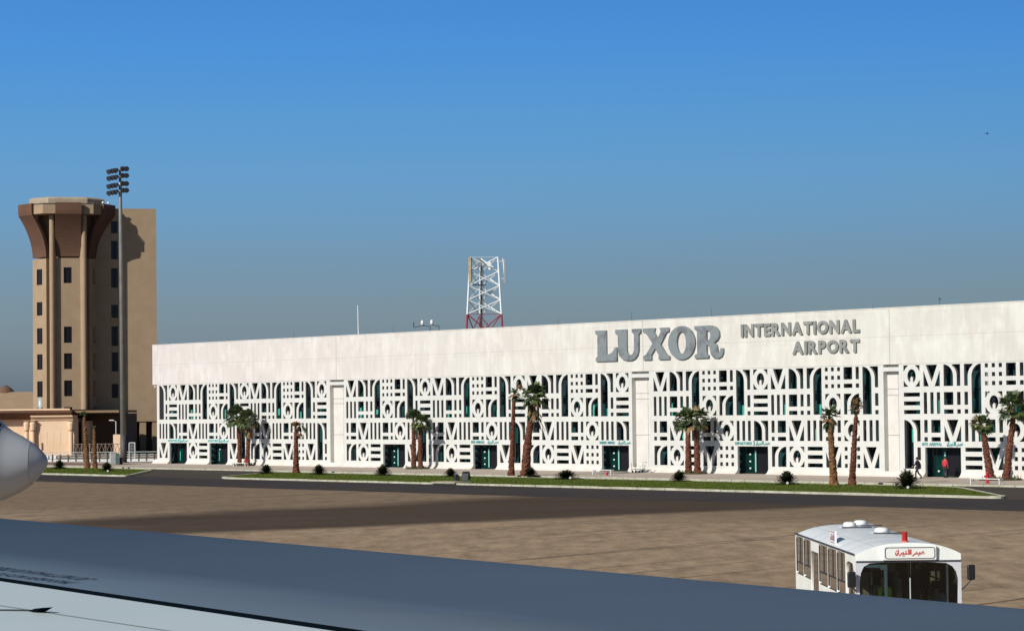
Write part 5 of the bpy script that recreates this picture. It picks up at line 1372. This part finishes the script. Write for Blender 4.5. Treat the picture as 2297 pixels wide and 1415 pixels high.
    for k, (a, h) in enumerate(((3.95, .14), (4.1, .18), (4.25, .12), (4.42, .17), (4.56, .08))): b.face([(x, a, 2.72), (x, a+.09, 2.72), (x, a+.09, 2.72+h), (x, a, 2.72+h)])
    b.build('sign_marks', 'signpurple', rs, recalc=False)
    # beacon, hatches
    b = MB(); b.tube([(.02, .55, zc-.02), (.02, .55, zc+.24)], [.07, .06], 12); bc = b.build('beacon', 'redlens', o, smooth=False)
    b = MB(); b.tube([(.02, .55, zc-.04), (.02, .55, zc+.03)], [.095, .085], 12); b.build('beacon_base', 'signred', bc)
    for x, y, sx, sy in ((.38, 9.6, .19, .26), (-.1, 8.4, .18, .26), (.22, 5.1, .19, .26)):
        b = MB(); z = zroof(x); b.box((x-.03-sx, y-.5, z-.01), (x+.03+sx+.12, y+.5, z+.02)); h = b.build('roof_hatch', 'busfront', o)
        rg = []
        for s_, z_ in ((1, .02), (1.0, .07), (.86, .12), (.5, .14)): rg.append([Vector((x+sx*s_*cos(2*pi*k/14), y+sy*s_*sin(2*pi*k/14), z+z_)) for k in range(14)])
        b = MB(); b.loft(rg); b.build('vent_cowl', 'bus', h, smooth=True)
        b = MB(); b.box((x-.3, y-.62, z+.0), (x+.5, y-.55, z+.03)); b.build('hatch_edge', 'dkgrey', h)
    # mirrors
    for xs, z, s_ in ((1.46, 2.16, 1.0), (-1.38, 2.02, 1.05)):
        sg_ = 1 if xs > 0 else -1
        b = MB(); b.tube([(sg_*1.24, .02, 1.72), (sg_*1.36, -.1, 1.86), (xs, -.15, z-.18)], .016, 6); arm = b.build('mirror_arm', 'dkgrey', o)
        b = MB(); b.box((xs-.095*s_, -.2, z-.18*s_), (xs+.095*s_, -.10, z+.18*s_)); b.build('mirror', 'black', o, bevel=.035)
    # wheels, lamps (below the wing line)
    for y in (2.3, 8.2):
        for sx in (-1, 1):
            b = MB(); b.tube([(sx*1.22, y, .48), (sx*.95, y, .48)], .48, 20); w_ = b.build('wheel', 'rubber', o)
            b = MB(); b.tube([(sx*1.235, y, .48), (sx*1.20, y, .48)], .26, 14); b.build('rim', 'grey', w_)
    for sx in (-1, 1):
        b = MB(); b.tube([(sx*.9, -.06, .8), (sx*.9, -.02, .8)], .12, 14); b.build('headlight', 'white', o)
    b = MB(); b.box((-1.22, -.12, .42), (1.22, -.03, .6)); b.build('bumper', 'dkgrey', o)
    # inside: driver's partition, poles, seats
    b = MB()
    b.box((-1.0, .03, 2.285), (-.50, .07, 2.35)); b.box((-.575, .03, 1.2), (-.50, .07, 2.285)); b.box((-.66, .03, 2.23), (-.575, .07, 2.285)); b.build('driver_partition', 'partition', o)
    b = MB()
    for x in (-.45, .45):
        for y in (2.6, 4.6, 6.6, 8.6): b.bar((x, y, .6), (x, y, 2.55), .02)
    b.build('grab_poles', 'grey', o)
    for x in (-.85, .85):
        for y in (3.2, 4.2, 8.0, 9.0):
            b = MB(); b.box((x-.22, y, 1.0), (x+.22, y+.42, 1.1)); b.box((x-.22, y+.38, 1.1), (x+.22, y+.45, 1.65)); b.build('seat', 'seatblue', o, bevel=.03)
    b = MB(); b.face([(-.22, .12, 1.27), (.02, .12, 1.25), (-.03, .38, 1.40), (-.28, .38, 1.42)]); b.build('paper_sheet', 'paper', o, recalc=False)
    ws_ = Matrix.Translation((9.335, 61.5, 0)) @ Matrix.Rotation(radians(1.31), 4, 'Z')
    seat = dict(pel=(0, .25, .42), sp=(0, .22, .62), ch=(0, .15, .84), nk=(0, .12, .97), hb=(0, .08, 1.06), ht=(0, .08, 1.18), shl=(-.18, .15, .90), shr=(.18, .15, .90), ell=(-.26, -.02, .68), elr=(.26, -.02, .68), wrl=(-.16, -.25, .72), wrr=(.16, -.25, .72),
                hil=(-.10, .2, .40), hir=(.10, .2, .40), knl=(-.13, -.2, .42), knr=(.13, -.2, .42), anl=(-.13, -.22, .08), anr=(.13, -.22, .08), tol=(-.13, -.38, .04), tor=(.13, -.38, .04))
    p = person(ws_ @ Vector((-.42, .95, .78)), radians(1.3), 'bus driver in a hi-vis yellow green vest seated behind the windscreen', seat, 'suit', 'trousers', sit=True)
    for sx in (-1, 1):
        b = MB(); b.loft([[Vector((sx*x_, y_, z_)) for x_, y_, z_ in row] for row in (((.06, -.02, .95), (.17, -.02, .93), (.17, .0, .96), (.06, 0, .98)), ((.06, -.06, .70), (.15, -.06, .70), (.15, -.03, .70), (.06, -.03, .70)), ((.05, .04, .45), (.17, .04, .45), (.17, .08, .45), (.05, .08, .45)))]); b.build('hi_vis_vest', 'hivis', p)
    b = MB(); b.box((-.25, .12, .3), (.25, .6, .4)); b.box((-.24, .42, .4), (.24, .5, 1.0)); 
    sd = b.build('driver_seat', 'seatblue', o, loc=(-.42, .95, .78))
    for k, (x, y, z, r_) in enumerate(((.62, 2.2, .62, 1.4), (.9, 3.4, .62, 2.3))):
        person(ws_ @ Vector((x, y, z)), r_, ('passenger in dark clothes standing near the front right of the bus' if k == 0 else 'passenger in dark clothes standing farther back on the right of the bus'), dict(), 'trousers', 'trousers')
bus()

# ------------------------------------------------------------------ OWN WING (foreground)
def own_wing():
    zt = 4.87
    A, B_ = on_z(0, 1158, zt), on_z(2297, 1357, zt); g0, g1 = on_z(0, 1297, zt), on_z(845, 1415, zt)
    d = (B_-A); d.z = 0; d.normalize(); n = Vector((-d.y, d.x, 0))
    if n.y < 0: n = -n
    sE = (A-g0).dot(n)
    rz = atan2(d.y, d.x)
    o = thing('aircraft_wing', (g0.x, g0.y, 0), rz, 'grey aircraft wing filling the foreground, with a pale panel at lower left', 'aircraft wing')
    # local frame: x along d, y along n
    x0, x1 = -14.0, 30.0
    nl = Vector((-sin(rz), cos(rz), 0)); sg = 1 if nl.dot(n) > 0 else -1
    prof = []
    sE2 = sE+.05
    for s_, dz in ((.06, -.5), (.06, 0), (1.4, .0), (2.4, -.001), (3.0, -.003), (3.5, -.007), (3.8, -.011), (sE2-.08, -.018), (sE2, -.030), (sE2+.05, -.08), (sE2+.06, -.20), (sE2-.02, -.32), (sE2-.3, -.45), (2.5, -.62), (.3, -.65)): prof.append((sg*s_, zt+dz))
    b = MB(); b.prism(prof, x0, x1, 'x'); w_ = b.build('wing_skin', 'wing', o)
    for p in w_.data.polygons:
        p.use_smooth = len(p.vertices) == 4
    b = MB(); b.prism([(sg*-.019, zt-.16), (sg*.057, zt-.16), (sg*.057, zt-.002), (sg*.050, zt-.002), (sg*.046, zt-.10), (sg*-.019, zt-.10)], x0, x1, 'x'); b.build('gap_seal', 'wingdark', o)
    prof = [(sg*s_, zt+dz) for s_, dz in ((.01, -.06), (-.01, -.022), (-.035, -.013), (-2.5, -.020), (-6.0, -.12), (-6.0, -.6), (-.05, -.6))]
    b = MB(); b.prism(prof, x0, x1, 'x'); b.build('spoiler_panel', 'wingpale', o)
    inv = Matrix.Rotation(-rz, 4, 'Z') @ Matrix.Translation((-g0.x, -g0.y, 0))
    def loc(px, py, z=zt): v = inv @ on_z(px, py, z); return v
    # seam line and dark vane
    a, c = loc(-10, 1358, zt-.02), loc(400, 1420, zt-.02)
    b = MB(); dd = (c-a).normalized(); nn = Vector((-dd.y, dd.x, 0))*.012
    a2, c2 = a-dd*1.2, c+dd*6
    def up(v): return Vector((v.x, v.y, zt-.013+min(0, (sg*v.y+.04)*.0029)+.004))
    b.face([up(a2-nn), up(c2-nn), up(c2+nn), up(a2+nn)]); b.build('panel_seam', 'seam', o, recalc=False)
    v = loc(84, 1373, zt-.02); q = up(v)
    b = MB(); b.prism([(-.10, 0), (-.03, .005), (.03, .020), (.09, .026), (.19, .036), (.08, .006), (.02, -.004)], q.y-.035, q.y+.035, 'y')
    for vv in b.bm.verts: vv.co.x += q.x; vv.co.z += q.z
    b.build('vane', 'wingdark', o)
    b = MB(); b.face([up(v+Vector((-.10, .05, 0)))+Vector((0, 0, .002)), up(v+Vector((-.10, -.05, 0)))+Vector((0, 0, .002)), up(v+Vector((-.62, -.5, 0)))+Vector((0, 0, .002)), up(v+Vector((-.62, -.42, 0)))+Vector((0, 0, .002))]); b.build('soot_streak', 'soot', o, recalc=False)
    # stencilled warning, read from the other side of the wing
    for (txt, xa, ya, xb, yb, hh) in (('DO NOT WALK OUTSIDE', -40, 1274, 172, 1301, .17), ('THIS AREA NO STEP', -40, 1286, 145, 1309, .14)):
        me = text_mesh(txt, 0.0, .01); a, c = loc(xa, ya), loc(xb, yb); ln = (c-a).length; e = (c-a).normalized()
        xs = [v_.co.x for v_ in me.vertices]; ys = [v_.co.y for v_ in me.vertices]; mx, mn, my = max(xs), min(xs), max(ys)
        pf = Vector((-e.y, e.x, 0)); pf = pf if (pf.y*sg) > 0 else -pf
        for v_ in me.vertices:
            u = 1-(v_.co.x-mn)/(mx-mn); h = 1-v_.co.y/my
            w2 = a+e*ln*u+pf*(h*hh*1.0); v_.co = (w2.x, w2.y, zt+.004)
        mesh_obj('stencil_text', me, 'wingmark', o)
own_wing()

# ------------------------------------------------------------------ AIRCRAFT NOSE at the left edge
def nose():
    Y = 105.0; P = lambda px, py: on_y(px, py, Y)
    st = [(-620, 868, 1150), (-420, 868, 1150), (-300, 872, 1150), (-200, 882, 1149), (-120, 898, 1145), (-60, 915, 1138), (-25, 930, 1130), (0, 942, 1123.5), (10, 953, 1120), (28, 966, 1112), (49, 977, 1102), (71, 991, 1087), (86, 1003, 1071), (97, 1014, 1058), (103.5, 1022, 1049), (106.5, 1029, 1042), (107.4, 1034, 1037)]
    tip = P(107, 1035)
    o = thing('aircraft', (tip.x, Y, 0), radians(0), 'nose of a grey parked airliner with a dark cockpit window at the left edge', 'aircraft')
    rings = []
    for px, ya, yb in st:
        zt, zb = P(px, ya).z, P(px, yb).z; c = (zt+zb)/2; h = (zt-zb)/2; x = P(px, (ya+yb)/2).x-tip.x
        wdt = min(h*1.0, 2.95); n = 32
        rings.append([Vector((x, wdt*cos(2*pi*k/n), c+h*sin(2*pi*k/n))) for k in range(n)])
    b = MB(); b.loft(rings[:12], cap=False); b.build('fuselage', 'nose', o, smooth=True)
    b = MB(); r2 = [[v.copy() for v in r] for r in rings[11:]]; b.loft(r2, cap=False); b.face([v+Vector((.001, 0, 0)) for v in rings[-1]]); b.build('radome', 'nose', o, smooth=True)
    b = MB(); r = rings[11]; cz = sum(v.z for v in r)/len(r)
    b.loft([[Vector((v.x-.006, v.y*1.001, cz+(v.z-cz)*1.001)) for v in r], [Vector((v.x+.006, v.y*1.003, cz+(v.z-cz)*1.001)) for v in r]], cap=False); b.build('radome_joint', 'dkgrey', o)
    # cockpit windows wrapped on the hull, sampled on the loft between stations
    def hull(px, ang):
        for i in range(len(st)-1):
            if st[i][0] <= px <= st[i+1][0]:
                u = (px-st[i][0])/(st[i+1][0]-st[i][0]); ya = st[i][1]+(st[i+1][1]-st[i][1])*u; yb = st[i][2]+(st[i+1][2]-st[i][2])*u
                zt, zb = P(px, ya).z, P(px, yb).z; c = (zt+zb)/2; h = (zt-zb)/2; w_ = min(h, 2.95)
                return Vector((P(px, (ya+yb)/2).x-tip.x, -w_*cos(ang)*1.006, c+h*sin(ang)*1.006))
    for (pa, pb, aa, ab) in ((-22, 8, 46, 80), (-62, -26, 42, 76), (-105, -67, 42, 70)):
        b = MB(); nu, nv = 6, 6
        for i in range(nu):
            for j in range(nv):
                def q(i_, j_):
                    px = pa+(pb-pa)*i_/nu; lo_ = aa+(3 if pa < -30 else 0); hi_ = ab; return hull(px, radians(lo_+(hi_-lo_)*j_/nv))
                b.face([q(i, j), q(i+1, j), q(i+1, j+1), q(i, j+1)])
        b.build('cockpit_window', 'win', o, recalc=False)
    b = MB(); c = hull(-120, radians(-60)); b.tube([(c.x-3, -1.0, 2.2), (c.x-3, -1.0, .5)], .12, 10); b.build('nose_gear_leg', 'grey', o)
    for y in (-1.25, -.75):
        b = MB(); b.tube([(c.x-3, y-.1, .45), (c.x-3, y+.1, .45)], .45, 18); b.build('wheel', 'rubber', o)
nose()

# ------------------------------------------------------------------ BIRD
p = on_y(2214, 300, 180.0)
o = thing('bird', p, .4, 'tiny dark bird in the clear sky at the upper right', 'bird')
b = MB(); b.tube([(-.11, 0, 0), (-.04, 0, 0), (.04, 0, .005), (.10, 0, .01), (.13, 0, .01)], [.008, .035, .04, .02, .004], 8); b.build('body', 'black', o, smooth=True)
for s in (-1, 1):
    b = MB(); b.face([(.05, 0, .02), (-.04, 0, .02), (-.06, s*.16, .06), (.02, s*.15, .06)]); b.face([(.02, s*.15, .06), (-.06, s*.16, .06), (-.05, s*.30, .02)]); b.build('wing', 'black', o, recalc=False)

# ------------------------------------------------------------------ LIGHT
AZ, EL = radians(46), radians(30.5)          # sun behind the camera, to the left
sv = Vector((-sin(AZ)*cos(EL), -cos(AZ)*cos(EL), sin(EL)))
su = bpy.data.lights.new('sun', 'SUN'); su.energy = 4.5; su.angle = radians(0.5); su.color = (1.0, 0.945, 0.87)
so = bpy.data.objects.new('sun', su); col.objects.link(so); so.rotation_euler = sv.to_track_quat('Z', 'Y').to_euler()
w = bpy.data.worlds.new('World'); sc.world = w; w.use_nodes = True
N = w.node_tree.nodes; L = w.node_tree.links; bg = N['Background']
sk = N.new('ShaderNodeTexSky'); sk.sky_type = 'NISHITA'; sk.sun_disc = False; sk.sun_elevation = EL
sk.sun_rotation = atan2(sv.x, sv.y); sk.altitude = 0; sk.air_density = 1.0; sk.dust_density = 1.2; sk.ozone_density = 2.0
tc = N.new('ShaderNodeTexCoord'); sx = N.new('ShaderNodeSeparateXYZ'); L.new(tc.outputs['Generated'], sx.inputs[0])
rp = N.new('ShaderNodeValToRGB'); e = rp.color_ramp.elements
GAIN = 4.0
SKY = [(0.0, (0.22, 0.28, 0.43)), (0.02, (0.22, 0.278, 0.42)), (0.0365, (0.210, 0.270, 0.383)), (0.054, (0.1904, 0.2653, 0.3973)), (0.071, (0.1756, 0.2807, 0.4412)), (0.088, (0.1603, 0.2974, 0.4771)), (0.1055, (0.1444, 0.298, 0.495)), (0.123, (0.1261, 0.2947, 0.5148)), (0.14, (0.1111, 0.2873, 0.5389)), (0.157, (0.1077, 0.275, 0.5277)), (0.28, (0.11, 0.16, 0.24)), (0.45, (0.135, 0.14, 0.135)), (1.0, (0.13, 0.13, 0.12))]
while len(e) < len(SKY): e.new(0.5)
for el_, (p_, c_) in zip(e, sorted(SKY)): el_.position = p_; el_.color = (*c_, 1)
mx = N.new('ShaderNodeMixRGB'); mx.blend_type = 'MULTIPLY'; mx.inputs['Fac'].default_value = 1.0
L.new(sx.outputs['Z'], rp.inputs['Fac']); L.new(sk.outputs[0], mx.inputs['Color1']); L.new(rp.outputs[0], mx.inputs['Color2'])
gn = N.new('ShaderNodeVectorMath'); gn.operation = 'SCALE'; gn.inputs['Scale'].default_value = GAIN
lr = N.new('ShaderNodeMapRange'); lr.inputs['From Min'].default_value = -.2; lr.inputs['From Max'].default_value = .2; lr.inputs['To Min'].default_value = 1.02; lr.inputs['To Max'].default_value = .80; L.new(sx.outputs['X'], lr.inputs['Value'])
lm = N.new('ShaderNodeVectorMath'); lm.operation = 'SCALE'; L.new(mx.outputs[0], lm.inputs[0]); L.new(lr.outputs[0], lm.inputs['Scale'])
L.new(lm.outputs[0], gn.inputs[0]); L.new(gn.outputs[0], bg.inputs['Color']); bg.inputs['Strength'].default_value = 0.06
RAMP = rp

# ------------------------------------------------------------------ CAMERA
cam = bpy.data.cameras.new('camera'); co = bpy.data.objects.new('camera', cam); col.objects.link(co); sc.camera = co
cam.sensor_width = 36.0; cam.sensor_fit = 'HORIZONTAL'; cam.lens = F_PX*36.0/2297.0; cam.clip_start = 0.5; cam.clip_end = 12000
fwd = Vector((0, cos(PITCH), sin(PITCH))); up0 = Vector((0, -sin(PITCH), cos(PITCH))); rt0 = Vector((1, 0, 0))
rt = rt0*cos(ROLL)-up0*sin(ROLL)*-1*-1; 
# image rotated anticlockwise by ROLL: camera rolls clockwise
rt = rt0*cos(ROLL)-up0*sin(ROLL); up = rt0*sin(ROLL)+up0*cos(ROLL)
m = Matrix((rt, up, -fwd)).transposed().to_4x4(); m.translation = Vector((0, 0, EYE)); co.matrix_world = m
sc.view_settings.view_transform = 'Standard'; sc.view_settings.look = 'None'; sc.view_settings.exposure = 0
sc.render.resolution_x = 1024; sc.render.resolution_y = 630
